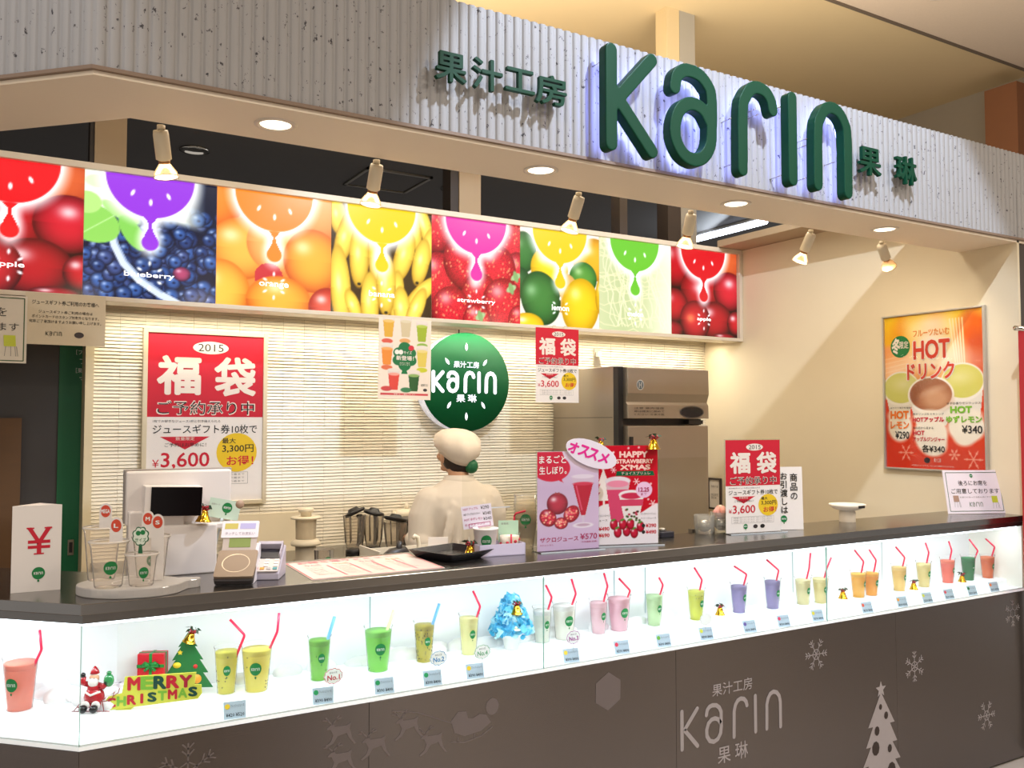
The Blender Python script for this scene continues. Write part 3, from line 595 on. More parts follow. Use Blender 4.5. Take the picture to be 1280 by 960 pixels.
for cx, cy, r_, ty in ((2.841, .678, .062, 0), (3.458, .545, .065, 1), (4.205, .692, .062, 2), (3.976, .25, .066, 0), (.457, .69, .075, 1), (.27, .60, .05, 0)):
    face('snowflake_decal', flake(cx, cy, r_, ty), FRO if cx > 1 else FRF)
# tree decal with cut-outs left as panel colour
b = B(); tx, tz = 3.232, .47
b2 = [(0, 0)]; L_ = [(.085, -.135), (.055, -.135), (.10, -.215), (.07, -.215), (.12, -.29), (.085, -.29), (.14, -.37), (.105, -.37), (.165, -.455)]
out_ = [(0, .0)] + L_ + [(-x, y) for x, y in reversed(L_)]
cols_ = [(0, 0)] + L_
v = [(tx + x, tz + y, 0) for x, y in [(0, 0)] + L_] + [(tx - x, tz + y, 0) for x, y in [(0, 0)] + L_]; n = len(L_) + 1
b.add(v, [(i, i + 1, n + i + 1, n + i) for i in range(n - 1)])
disc_star = [(tx + (.035 if k % 2 == 0 else .015) * cos(pi / 2 + k * pi / 5), tz + .012 + (.035 if k % 2 == 0 else .015) * sin(pi / 2 + k * pi / 5), 0) for k in range(10)]
b.add(disc_star, [tuple(range(10))]); o = face('tree_decal', b, label='frosted christmas tree decal with star')
b = B()
for x, y, r_ in ((-.005, -.06, .010), (.03, -.10, .013), (-.03, -.155, .016), (-.04, -.225, .024), (.05, -.24, .014), (-.035, -.33, .016), (.06, -.33, .026), (.01, -.40, .018)): disc(b, tx + x, tz + y, r_, r_ * 1.25, .0006, 9)
tag(b.out('cutout', mat('decal_cutout', '4a403c', .4, metal=.7), o, fix=False), kind='stuff')
DEER = [(-.055, .03), (-.03, .045), (-.022, .03), (.03, .028), (.05, .036), (.045, .012), (.055, -.03), (.075, -.055), (.066, -.058), (.04, -.025), (.03, -.005), (-.01, -.012), (-.03, -.04), (-.06, -.055), (-.065, -.048), (-.04, -.03), (-.03, -.005), (-.042, .02), (-.06, .022)]
def deer(cx, cy, s_=1.0):
    b = B(); poly(b, [(cx + x * s_, cy + y * s_) for x, y in DEER[0:3] + DEER[16:]]); poly(b, [(cx + x * s_, cy + y * s_) for x, y in [DEER[2], DEER[3], DEER[5], DEER[10], DEER[11], DEER[16], DEER[17]]])
    poly(b, [(cx + x * s_, cy + y * s_) for x, y in (DEER[5], DEER[6], DEER[7], DEER[8], DEER[9], DEER[10])]); poly(b, [(cx + x * s_, cy + y * s_) for x, y in (DEER[11], DEER[12], DEER[13], DEER[14], DEER[15], DEER[16])]); poly(b, [(cx + x * s_, cy + y * s_) for x, y in (DEER[3], DEER[4], DEER[5])])
    for sx_ in (-1, 1): strip(b, [(cx - .035 * s_, cy + .04 * s_), (cx - .035 * s_ + .012 * sx_, cy + .06 * s_), (cx - .035 * s_ + .02 * sx_, cy + .075 * s_)], .004); strip(b, [(cx - .035 * s_ + .012 * sx_, cy + .06 * s_), (cx - .035 * s_ + .028 * sx_, cy + .064 * s_)], .0035)
    return b
for cx, cy in ((.869, .718), (.975, .663), (.872, .642), (1.079, .70), (1.159, .64)): face('reindeer_decal', deer(cx, cy, .66), FRF)
b = B(); poly(b, [(1.62, .70), (1.66, .74), (1.71, .735), (1.72, .70), (1.75, .695), (1.79, .71), (1.83, .70), (1.86, .66), (1.80, .625), (1.70, .615), (1.64, .64)]); disc(b, 1.868, .735, .04, .042, 0, 16)
strip(b, [(1.62, .60), (1.70, .585), (1.80, .60), (1.87, .635)], .006); strip(b, [(1.66, .62), (1.66, .59)], .005); strip(b, [(1.76, .62), (1.76, .594)], .005)
b.v = [(1.294 + (x - 1.745) * .58, .672 + (y - .67) * .62, k * 3e-5) for k, (x, y, z) in enumerate(b.v)]; b.v = [(x, y, 0) for x, y, z in b.v]; strip(b, [(1.028, .753), (1.11, .735), (1.225, .684)], .003, 2e-4)
face('sleigh_decal', b, FRF, label='faint frosted sleigh decal')
b = B(); disc(b, 1.815, .69, .060, .064, 0, 6, .5); face('ornament_decal', b, FRF)

# display case between base and counter top
dc = thing('display_case', 'lit white glass display case running under the counter top', 'display case', (0, 0, 0))
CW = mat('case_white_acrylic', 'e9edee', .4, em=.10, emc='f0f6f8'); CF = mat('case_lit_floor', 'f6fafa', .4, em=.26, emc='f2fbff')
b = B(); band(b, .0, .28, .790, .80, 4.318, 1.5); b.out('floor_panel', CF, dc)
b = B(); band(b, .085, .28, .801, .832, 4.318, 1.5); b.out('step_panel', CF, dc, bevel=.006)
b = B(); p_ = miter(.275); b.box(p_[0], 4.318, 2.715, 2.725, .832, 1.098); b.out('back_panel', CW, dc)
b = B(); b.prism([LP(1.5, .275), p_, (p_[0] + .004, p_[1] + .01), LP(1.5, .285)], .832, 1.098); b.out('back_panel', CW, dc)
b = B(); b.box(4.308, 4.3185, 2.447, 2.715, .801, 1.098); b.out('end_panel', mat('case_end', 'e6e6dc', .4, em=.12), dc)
LNE = mat('case_seam', '8fb2b8', .4)
b = B()
for x0, x1, dz in ((1.065, 1.90, 0), (2.05, 2.62, 0), (2.20, 2.75, -.01), (3.02, 3.62, 0), (3.62, 4.20, -.008)):
    strip(b, [(x0, .86), (x0, 1.075 + dz), (x1, 1.075 + dz)], .0035)
b.out('door_seam', LNE, dc, (0, 2.7135, 0), FY, fix=False, label='outline of the sliding back doors')
GL = clear('case_glass', 'fcfefe', .02, .06); GE = mat('glass_edge', '7fae9e', .15, em=.05)
for x0, x1 in ((.2, 1.558), (1.558, 2.912), (2.912, 4.305)):
    b = B(); b.box(x0 + .001, x1 - .001, 2.441, 2.445, .80, 1.098); o = b.out('glass_pane', GL, dc)
    b = B(); b.box(x0 - .0008, x0 + .0008, 2.4402, 2.4458, .80, 1.098); b.out('glass_edge', GE, o)
b = B(); b.prism([LP(1.5, .001), LP(.001, .001), LP(-.001, .005), LP(1.5, .005)], .80, 1.098); b.out('glass_pane', GL, dc)
b = B(); band(b, .002, .008, .7905, .8035, 4.318, 1.5); b.out('sill_strip', mat('sill_white', 'dfe6e6', .3), dc)
b = B(); band(b, .03, .06, 1.088, 1.098, 4.318, 1.5); b.out('led_strip', mat('led_strip', 'ffffff', .5, em=4, emc='e8f6ff'), dc)
# cotton wool snow
b = B(); r = np.random.RandomState(11)
for k in range(60):
    t_ = r.rand() * 2.0; x = .32 + t_ if k > 22 else None
    if x is None: q = LP(.02 + r.rand() * .5, .20 + r.rand() * .06); c = (q[0], q[1], .845)
    else: c = (x if x < 2.9 else 2.9, 2.665 + r.rand() * .03, .842)
    M = Euler((r.rand() * 3, r.rand() * 3, r.rand() * 3)).to_matrix().to_4x4(); b.ball(c, (.03 + .03 * r.rand(), .018 + .012 * r.rand(), .015 + .02 * r.rand()), 8, 6)
o = b.out('cotton_snow', mat('cotton', 'f6f8fa', .9, bump=.6, nscale=120)); tag(o, 'white cotton wool snow along the back of the display case', 'cotton wool', kind='stuff')
# ================================================================ DRINK SAMPLES IN THE CASE
CUPM = clear('clear_cup', 'fdfefe', .1, .05, .08, 'ffffff')
CAMR = (0, 0, RAD(-30.5))
def kpx(x, y): return (x * .5075 + y * .8616) / 1100
def wrap(b, R, a0=0):
    """bend flat shapes onto the cup wall facing -y, x as arc length"""
    return [(R(z) * sin(a0 + x / .04), -R(z) * cos(a0 + x / .04), z) for x, z, _ in b.v]
def mark_on_cup(parent, R, r, zc, a0):
    b = B(); N = 10; v = []
    for j in range(N + 1):
        y = cos(pi * j / N); h = math.sqrt(max(0, 1 - y * y))
        for i in range(7): v.append((r * h * (i / 3 - 1), zc + r * 1.05 * y, 0))
    b.add(v, [(j * 7 + i, (j + 1) * 7 + i, (j + 1) * 7 + i + 1, j * 7 + i + 1) for j in range(N) for i in range(6)]); disc(b, 0, zc - r * 1.4, r * .17, r * .22, 0, 8)
    b2 = B(); b2.add(wrap(b, lambda z: R(z) + .0008, a0), b.f); o = b2.out('logo_mark', GREEN, parent, fix=False)
    s = r * .36; l = logo(-1.81 * s, zc - s * .55, s, s * 1.1, s * .22, 0, 0); b3 = B(); b3.add(wrap(l, lambda z: R(z) + .0013, a0), l.f); b3.out('lettering', WHITE, o, fix=False)
def juice_cup(x, y, z, big, h, col, label, straw, froth=None, seeds=None, fat=None, a0=.45, pulp=None, glow=.12):
    t = thing('juice_cup', label, 'drink', (x, y, z), CAMR, 'sample drinks in the display case')
    rt = .0435 if big else .034; rb = .031 if big else .0245; k = kpx(x, y)
    R = lambda q: rb + (rt - rb) * q / h
    b = B(); b.lathe([(rb - .002, 0), (rb, .002), (rt - .001, h - .006), (rt + .001, h - .004), (rt + .0022, h - .001), (rt + .001, h), (rt - .001, h)], 24, cap=False); b.out('cup', CUPM, t, fix=False)
    jt = h * .86
    m = glowy('juice_' + col, col, .42)
    b = B(); b.lathe([(.0001, .0015), (rb - .0025, .0016), (R(jt) - .0022, jt), (.0001, jt + .0005)], 24, cap=False); b.out('juice', m, t)
    if froth:
        b = B(); b.lathe([(R(jt * .9) - .0019, jt * .9), (R(jt) - .0018, jt + .001), (R(jt + .004) - .003, jt + .005), (.0001, jt + .006)], 24, cap=False); b.out('froth', glowy('froth_' + froth, froth), t)
    if seeds:
        b = B(); r_ = np.random.RandomState(int(x * 100))
        for _ in range(seeds):
            a = r_.rand() * 6.28; q = .008 + r_.rand() * (jt - .012); rr = R(q) - .0018; b.ball((rr * cos(a), rr * sin(a), q), (.0014, .0014, .0022), 5, 4)
        o = b.out('fruit_seeds', mat('seed_dark', '3a2c14', .5), t); tag(o, kind='stuff')
    mark_on_cup(t, R, rt * .40, h * .52, a0)
    if straw:
        (bx, by), (tx_, ty) = straw; k_ = k
        P = [(-rb * .35, .0, .012), (bx * k_, 0, h + by * k_), (tx_ * k_, 0, h + ty * k_)]
        if fat:
            b = B(); b.tube([(-rb * .3, .0, .012), (tx_ * k_, 0, h + ty * k_)], .0048, 10); b.out('straw', glowy('straw_' + fat, fat), t)
        else:
            A_, Bq, C_ = map(Vector, P); n_ = 4; pts = [A_, Bq + (A_ - Bq).normalized() * .007] + [Bq + ((A_ - Bq).normalized() * (1 - s_) + (C_ - Bq).normalized() * s_) * .003 for s_ in (.2, .5, .8)] + [Bq + (C_ - Bq).normalized() * .007, C_]
            b = B(); b.tube(pts, .0037, 8); b.out('straw', mat('straw_red', 'e0244c', .35), t)
    return t
cups = [  # x y z big h colour label straw ...
 (.078, 2.735, .832, 1, .140, 'f29a82', 'coral juice in a big cup, alone in the canted left end of the case', ((25.5, 8), (22.5, 32)), 'f0a894', None, None, -.1),
 (.588, 2.600, .832, 0, .132, 'e6e05c', 'yellow juice cup beside the flat green christmas tree', ((22, 13), (3.5, 32)), 'dfdc62', 14, None, .35),
 (.668, 2.580, .832, 1, .133, 'e8de5c', 'big yellow juice cup, second of the pair right of the christmas tree', ((25, 14), (27, 37)), 'e6e072', 24, None, .2),
 (.857, 2.592, .832, 0, .132, '86d03e', 'green kiwi juice cup with a light blue straw behind the red No.1 badge', ((9, 11), (18.5, 22)), '8ccc54', 10, '78b8e0', .45),
 (1.046, 2.595, .832, 1, .138, '8cda50', 'big green juice cup with a pale straw, left of the seeded one', ((9, 9), (19, 18)), '94d468', 8, 'e2ecb0', .35),
 (1.212, 2.615, .832, 0, .131, 'd2c43c', 'olive yellow juice cup full of dark seeds with a light blue straw', ((9, 10), (18.5, 20)), 'ccc050', 90, '78b8e0', .5),
 (1.377, 2.620, .832, 0, .135, 'f4eeb4', 'pale yellow juice cup left of the blue flower arrangement', ((14, 8), (5, 27)), 'f2ecbc', 0, None, .5),
 (1.673, 2.632, .832, 0, .124, 'eaf0e4', 'greenish white yoghurt drink just right of the blue flower arrangement', ((12, 11), (4.5, 26)), 'f2f4ee', 0, None, .6),
 (1.765, 2.630, .832, 1, .133, 'f0f1e6', 'big off white yoghurt drink behind the violet No.3 badge', ((14.5, 9), (9, 27)), 'f6f6f0', 0, None, .45),
 (1.919, 2.636, .832, 0, .126, 'f6d2da', 'small pale pink drink, left of the pink pair', ((11.5, 15), (7, 31)), 'f4d4da', 0, None, .6),
 (2.013, 2.636, .832, 1, .133, 'f4cad6', 'big pale pink drink, right of the pink pair', ((14, 4), (0, 19)), 'f4d0d8', 0, None, .5),
 (2.177, 2.632, .832, 0, .127, 'd0e8be', 'pale green drink standing alone between the pink pair and a yellow cup', ((11, 8), (6, 17)), 'd4e8c6', 0, None, .6),
 (2.380, 2.624, .832, 0, .125, 'd6da44', 'bright yellow green drink left of a gold bell and the purple pair', ((7.5, 9), (-2, 24)), 'e2e46c', 12, None, .65),
 (2.618, 2.634, .832, 0, .120, 'a498cc', 'purple drink nearer the gold bell, left of two purple ones', ((10, 10), (-5.5, 20)), 'a296c2', 0, None, .7),
 (2.795, 2.620, .832, 0, .126, 'a094c4', 'purple drink, right of two purple ones', ((8, 9), (-7, 22)), 'a094be', 0, None, .6),
 (2.967, 2.612, .832, 0, .116, 'e2dcae', 'pale cream juice with a nearly straight straw, left of the cream pair', ((8, 10), (10, 29)), 'ece8c4', 0, None, .6),
 (3.055, 2.595, .832, 0, .116, 'e4dca4', 'pale cream juice, right of the cream pair at the glass joint', ((8, 8), (14, 22)), 'ece6bc', 0, None, .5),
 (3.298, 2.594, .832, 0, .116, 'f0c040', 'orange yellow juice, left one of the mango coloured pair', ((7, 11), (-4, 25)), 'f4d060', 0, None, .8),
 (3.385, 2.594, .832, 0, .111, 'f2b438', 'orange yellow juice, right one of the mango coloured pair', ((6.5, 12), (-2, 25)), 'f4c85c', 0, None, .6),
 (3.584, 2.598, .832, 0, .121, 'ead07c', 'light yellow juice left of the gold bell near the right end', ((7.5, 8), (-3.5, 21)), 'eedc98', 0, None, .7),
 (3.767, 2.600, .832, 0, .121, 'e8dc9c', 'pale lemon juice right of the gold bell near the right end', ((7, 10), (3, 22)), 'efe6b4', 0, None, .6),
 (3.960, 2.606, .832, 0, .120, 'f0806c', 'coral red juice left of the green one near the right end', ((5.5, 9), (2, 20)), 'f49880', 0, None, .7),
 (4.115, 2.600, .832, 0, .122, '1f8a48', 'dark green vegetable juice near the right end of the case', ((12.5, 5), (2, 19)), '4aa468', 0, None, .5),
 (4.255, 2.588, .832, 0, .116, 'f08a50', 'orange carrot coloured juice, last cup at the right end', ((9.5, 9), (-1.5, 19)), 'f4a070', 0, None, .6)]
for c in cups: juice_cup(c[0], c[1], c[2], c[3], c[4], c[5], c[6], c[7], froth=c[8], seeds=c[9], fat=c[10], a0=c[11])

# ---------------------------------------------------------------- price tags and ranking badges
TAGM = mat('price_card', 'b4c8d8', .4); INK = mat('price_ink', '2c3640', .5)
def price_tag(x, y, dot, label, price, w=.058, ang=0, badge=None):
    t = thing('price_tag', label, 'price tag', (x, y, .801), (RAD(70), 0, RAD(-8 + ang)), 'price tags along the glass')
    h = .045; b = B(); b.box(-w / 2, w / 2, 0, h, -.001, 0); b.out('card', TAGM, t)
    b = B(); disc(b, -w * .33, h * .72, .007, .007, 0, 12); b.out('fruit_dot', mat('dot_' + dot, dot, .4), t, (0, 0, .0006), fix=False)
    text(t, 'フレッシュジュース', -w * .18, w * .42, h * .66, h * .82, INK, z=.0008, res=1); text(t, price, -w * .4, w * .42, h * .12, h * .34, INK, bold=.01, z=.0008, res=1)
    return t
tags = [(.580, .0, 'e8c830', 'yellow dot price card under the yellow pair right of the christmas tree', '¥420 ¥520'), (.826, 0, '1f9a5c', 'green dot price card under the red No.1 badge', '¥390 ¥490'), (1.013, 0, '1f9a5c', 'green dot price card under the big green juice', '¥390 ¥490'), (1.170, 0, '1f9a5c', 'green dot price card under the blue No.2 badge', '¥390 ¥490'),
 (1.317, 0, 'e8c830', 'yellow dot price card under the green No.4 badge', '¥390 ¥490'), (1.681, 0, 'ecd040', 'yellow dot price card under the violet No.3 badge', '¥390 ¥490'), (1.893, 0, 'e0405c', 'red dot price card under the pink pair', '¥390 ¥490'), (2.08, 0, '6cb040', 'grey card with green dot under the lone pale green drink', '¥390 ¥490'), (2.283, 0, 'd8dc50', 'pale card under the blank white cloud badge', '¥390 ¥490'),
 (2.504, 0, '6858a0', 'violet dot price card left of the purple pair', '¥390 ¥490'), (2.688, 0, 'd84468', 'red dot price card under the right purple drink', '¥390 ¥490'), (2.882, 0, 'e0d048', 'price card with yellow dot at the third glass joint', '¥390 ¥490'), (3.186, 0, 'e06048', 'price card under the mango coloured pair', '¥290 ¥390'), (3.417, 0, 'e8a040', 'price card just left of the gold bell near the right end', '¥290 ¥390'),
 (3.593, 0, 'd8dc50', 'price card just right of the gold bell near the right end', '¥290 ¥390'), (3.751, 0, 'e04858', 'price card with red dot under the coral red juice', '¥290 ¥390'), (3.927, 0, '1f7a4c', 'price card with dark green dot under the green vegetable juice', '¥290 ¥390'), (4.101, 0, 'e88040', 'last price card at the right end of the case', '¥290 ¥390')]
for x, _, dc_, lb_, pr in tags: price_tag(x, 2.458, dc_, lb_, pr)
q = LP(.235, .02); price_tag(q[0] - .05, q[1] + .05, 'e06048', 'price card at the far left edge in the canted end of the case', '¥390 ¥490', ang=-37)
def cloud_pts(cx, cy, rx, ry, n=11, amp=.10):
    return [(cx + rx * (1 - amp + amp * abs(math.sin(n * t / 2))) * cos(t), cy + ry * (1 - amp + amp * abs(math.sin(n * t / 2))) * sin(t)) for t in [2 * pi * k / 88 for k in range(88)]]
def badge(x, z, col, word, label, sub='人気', w=.029, y=2.468):
    t = thing('ranking_badge', label, 'badge', (x, y, z), FY, 'cloud shaped ranking badges' )
    b = B(); b.prism(cloud_pts(0, 0, w, w * .78), -.0012, 0); b.out('card', glowy('badge_face', 'f8fafa', .5), t)
    b = B(); q_ = cloud_pts(0, 0, w * .97, w * .75); strip(b, q_ + q_[:1], .0016); b.out('outline', mat('badge_edge_' + col, col, .4), t, (0, 0, .0005), fix=False)
    if word: text(t, word, -w * .62, w * .66, -w * .38, w * .12, mat('badge_edge_' + col), bold=.03, z=.001); text(t, '総合人気', -w * .4, w * .4, w * .25, w * .45, INK, z=.001)
    b = B(); b.box(-.0012, .0012, -z + .802, -w * .6, -.0015, -.0005); b.out('wire', mat('wire_clear', 'd0dce0', .3), t)
badge(.858, .872, 'd03040', 'No.1', 'cloud badge reading No.1 in red'); badge(1.192, .878, '3c90d0', 'No.2', 'cloud badge reading No.2 in blue'); badge(1.345, .877, '78b88c', 'No.4', 'cloud badge reading No.4 in pale green'); badge(1.693, .880, 'b040a0', 'No.3', 'cloud badge reading No.3 in violet')
badge(2.285, .873, 'd8dcd4', '', 'blank white cloud badge under the yellow green drink')

# ---------------------------------------------------------------- bells with bows
GOLD = mat('polished_gold', 'd8a830', .18, metal=1); HOLLY = mat('holly_green', '143a20', .5); BOW = mat('bow_red', 'b02030', .5)
def bell(x, y, z, s_, label, rot=(0, 0, 0), face=1):
    t = thing('bell_ornament', label, 'bell', (x, y, z), rot, 'gold christmas bells with bows')
    b = B(); b.lathe([(.0001, .030), (.006, .030), (.010, .026), (.012, .016), (.016, .007), (.020, .001), (.021, 0), (.019, .0005), (.010, .022)], 18, cap=False, M=Matrix.Scale(s_, 4)); b.out('bell', GOLD, t)
    b = B(); b.ball((0, 0, .003 * s_), .004 * s_, 8, 6); b.out('clapper', GOLD, t)
    b = B(); r_ = np.random.RandomState(int(abs(x * 1000)) % 999)
    for k in range(7):
        a = k * .9; M = Euler((r_.rand() * 1.2, r_.rand() * 1.2, a)).to_matrix().to_4x4(); c = Vector((.012 * cos(a), .008 * sin(a), .040 + .006 * r_.rand())) * s_
        b.add([c + M @ Vector(p) * s_ for p in ((-.002, 0, 0), (.004, -.006, 0), (.016, 0, 0), (.004, .006, 0))], [(0, 1, 2, 3)])
    b.out('holly_leaves', HOLLY, t)
    b = B()
    for sg in (-1, 1): b.tube([(0, 0, .033 * s_), (sg * .010 * s_, -.003 * s_, .041 * s_), (sg * .017 * s_, -.003 * s_, .036 * s_), (sg * .008 * s_, -.003 * s_, .031 * s_), (0, 0, .033 * s_)], .0024 * s_, 6)
    for k in range(3): b.ball((.006 * (k - 1) * s_, -.008 * s_, .038 * s_), .0035 * s_, 8, 6)
    b.out('ribbon_bow', BOW, t)
    return t
bell(2.52, 2.640, .832, 1.0, 'gold bell on the case floor between the yellow green and purple drinks'); bell(3.215, 2.61, .832, 1.0, 'gold bell on the case floor between the cream pair and mango pair'); bell(3.67, 2.585, .832, 1.0, 'gold bell on the case floor near the right end, left of pale lemon juice'); bell(4.045, 2.588, .832, 1.0, 'gold bell on the case floor beside the dark green vegetable juice')
bell(1.400, 2.655, 1.15, 1.15, 'gold bell with dark bow on the counter between the black tray and white box')

# ---------------------------------------------------------------- christmas things at the left end of the case
t = thing('christmas_tree_cutout', 'flat green cardboard christmas tree with printed fruit in the display case', 'decoration', (.487, 2.63, .832), (RAD(90), 0, RAD(-22)))
TP = [(0, .175), (.026, .135), (.018, .137), (.042, .098), (.032, .100), (.056, .062), (.042, .062), (.070, .020), (.012, .022), (.012, 0)]
b = B(); b.prism([(-x, y) for x, y in reversed(TP)] + TP[1:], -.004, 0); b.out('board', mat('tree_green', '176a34', .5), t)
for nm, x, y, r_, c in (('star', -.02, .12, .008, 'e8c830'), ('lemon', -.028, .085, .011, 'ecd030'), ('ball', .022, .08, .006, 'd03030'), ('star', -.025, .055, .009, 'e8c830'), ('orange_slice', .026, .045, .013, 'f0a030')):
    b = B()
    if nm == 'star': b.prism([(x + (r_ if k % 2 == 0 else r_ * .5) * cos(pi / 2 + k * pi / 5), y + (r_ if k % 2 == 0 else r_ * .5) * sin(pi / 2 + k * pi / 5)) for k in range(10)], .0002, .001)
    else: b.lathe([(r_, .0002), (r_, .001)], 16, (x, y, 0), ell=.75 if nm == 'lemon' else 1)
    b.out('printed_' + nm, mat('tp_' + c, c, .5), t)
b = B(); b.box(-.02, .02, 0, .003, -.03, -.004); b.out('stand', mat('tree_green'), t)
bell(.487, 2.612, .985, .9, 'gold bell with coloured bow hung on the top of the flat christmas tree', (RAD(10), RAD(15), 0))
def gift(x, y, z, w, d_, h, c, rib, label, rz=0):
    t = thing('gift_box', label, 'gift box', (x, y, z), (0, 0, RAD(rz)), 'gift boxes in the display case')
    b = B(); b.box(-w / 2, w / 2, -d_ / 2, d_ / 2, 0, h); b.out('box', mat('gift_' + c, c, .4), t, bevel=.001)
    b = B(); b.box(-.004, .004, -d_ / 2 - .001, d_ / 2 + .001, -.0, h + .001); b.box(-w / 2 - .001, w / 2 + .001, -.004, .004, 0, h + .001); b.out('ribbon', mat('gift_r_' + rib, rib, .35), t)
    if h > .065:
        b = B(); b.box(-w / 2 - .001, w / 2 + .001, -d_ / 2 - .0015, -d_ / 2, h * .48, h * .60)
        for sg in (-1, 1):
            b.tube([(0, -d_ / 2 - .004, h * .55), (sg * .014, -d_ / 2 - .008, h * .68), (sg * .024, -d_ / 2 - .006, h * .58), (0, -d_ / 2 - .004, h * .55)], .0045, 6, ell=1.3)
            b.tube([(0, -d_ / 2 - .004, h * .55), (sg * .015, -d_ / 2 - .006, h * .38)], .004, 6)
        b.out('bow', mat('gift_r_' + rib), t)
gift(.402, 2.672, .882, .072, .04, .072, 'd41c30', '1f8a3c', 'red gift box with green ribbon, on top of the pile', -26)
gift(.372, 2.690, .832, .060, .035, .049, 'e86030', 'e8e0d0', 'orange gift box under the red one, left side', -26); gift(.435, 2.655, .832, .06, .035, .049, 'f08c28', '50b040', 'orange gift box with green ribbon under the red one, right side', -26)
gift(.480, 2.672, .832, .024, .02, .062, 'dc3c4c', 'c02838', 'small plain red gift box behind the christmas tree edge', -26)
gift(.320, 2.690, .832, .034, .03, .045, 'e8e4e4', 'd8d0d8', 'small white gift box at the left of the pile', -26)
t = thing('merry_christmas_sign', 'cut-out sign reading MERRY CHRISTMAS in red and green letters with yellow border', 'sign', (.385, 2.545, .832), (RAD(90), 0, RAD(-28)))
b = B(); b.prism([(-.125, .0), (.118, .028), (.128, .042), (.126, .065), (.108, .066), (.112, .098), (-.075, .088), (-.082, .045), (-.118, .036), (-.130, .018)], -.004, 0); b.out('backing', mat('sign_yellow', 'd6d84c', .5), t)
cc = ['c41e30', '7db83a', '12483c', 'c41e30', 'b01c38']
for i, ch in enumerate('MERRY'):
    x = -.068 + i * .034; text(t, ch, x, x + .035, .052 + i * .0015 , .088 + i * .001 + (.008 if i == 0 else 0) * 0, mat('mc_' + cc[i], cc[i], .4), bold=.06, z=.0008, name='letter')
cc = ['c41e30', '7db83a', 'c41e30', '12483c', '7db83a', 'c41e30', '12483c', '9c3040', '12483c']; cc = ['c41e30', '7db83a', 'c41e30', 'c41e30', '12483c', '7db83a', '7db83a', '7db83a', '12483c']
for i, ch in enumerate('CHRISTMAS'):
    x = -.122 + i * .0268; text(t, ch, x + (.008 if ch == 'I' else 0), x + (.016 if ch == 'I' else .0245), .008 + i * .0033, .034 + i * .0033, mat('mc_' + (cc[i] if ch != 'M' else 'c41e30'), cc[i], .4), bold=.06, z=.0008, name='letter')
b = B(); b.box(-.10, -.06, 0, .004, -.03, -.004); b.out('stand', mat('sign_yellow'), t)
# santa figure with sledge frame
t = thing('santa_figurine', 'small santa claus figurine in red suit sitting with a green sack in the case corner', 'figurine', (.250, 2.630, .832), (0, 0, RAD(-30)))
SR = mat('santa_red', 'b81424', .25, coat=.5); SW = mat('santa_white', 'f2f0ec', .5); SK = mat('santa_skin', 'e8b08c', .5); SBK = mat('santa_black', '1a1a1c', .25)
b = B(); b.ball((0, 0, .034), (.027, .022, .028)); b.ball((0, 0, .056), (.019, .016, .02)); b.tube([(-.016, 0, .066), (-.028, -.006, .072), (-.026, -.008, .088)], [.008, .008, .007], 8); b.tube([(.014, 0, .064), (.026, -.006, .062), (.034, -.008, .07)], [.008, .008, .007], 8)
for sg in (-1, 1): b.tube([(sg * .012, -.004, .022), (sg * .014, -.022, .016)], [.011, .010], 10)
b.out('suit', SR, t)
b = B(); b.ball((0, -.003, .083), (.013, .012, .013)); hd = b.out('head', SK, t)
b = B(); b.ball((0, -.009, .075), (.014, .009, .014)); b.ball((0, .002, .094), (.014, .013, .004)); b.ball((.012, 0, .112), .004); b.out('beard', SW, hd)
b = B(); b.lathe([(.0125, .0), (.010, .008), (.004, .017), (.0005, .02)], 14, (0, .001, .095)); b.out('hat', SR, hd)
b = B()
for sg in (-1, 1): b.ball((sg * .005, -.0145, .086), .0013, 6, 5)
b.out('eyes', SBK, hd)
b = B(); b.tube([(.02, -.010, .05), (0, -.024, .044), (-.02, -.012, .05)], .003, 8)
for sg in (-1, 1): b.ball((sg * .014, -.022, .018), (.012, .005, .011), 10, 6)
b.out('fur_trim', SW, t)
b = B()
for sg in (-1, 1): b.ball((sg * .014, -.034, .0115), (.0105, .013, .0105), 10, 7); b.ball((-.027 if sg < 0 else .036, -.009, .093 if sg < 0 else .074), .007, 8, 6)
b.out('boots_and_gloves', SBK, t)
b = B(); b.ball((.040, -.004, .078), (.014, .012, .018), 9, 6); b.ball((.040, -.004, .098), (.007, .007, .005), 8, 5); b.out('sack', mat('sack_green', '2c8c4c', .2, coat=.8), t)
b = B(); W_ = mat('sledge_wire', 'a04848', .3, metal=.5)
for yy in (-.02, .012):
    b.tube([(-.045, yy, .0015), (-.03, yy, .02), (.055, yy, .03), (.062, yy, .052)], .0012, 6); b.tube([(.03, yy, .03), (.035, yy, .0015)], .0012, 6); b.tube([(-.05, yy, .0015), (.05, yy, .0015)], .0012, 6)
b.tube([(.058, -.02, .04), (.058, .012, .04)], .0012, 6); b.tube([(.03, -.02, .03), (.03, .012, .03)], .0012, 6); b.out('sledge_frame', W_, t)

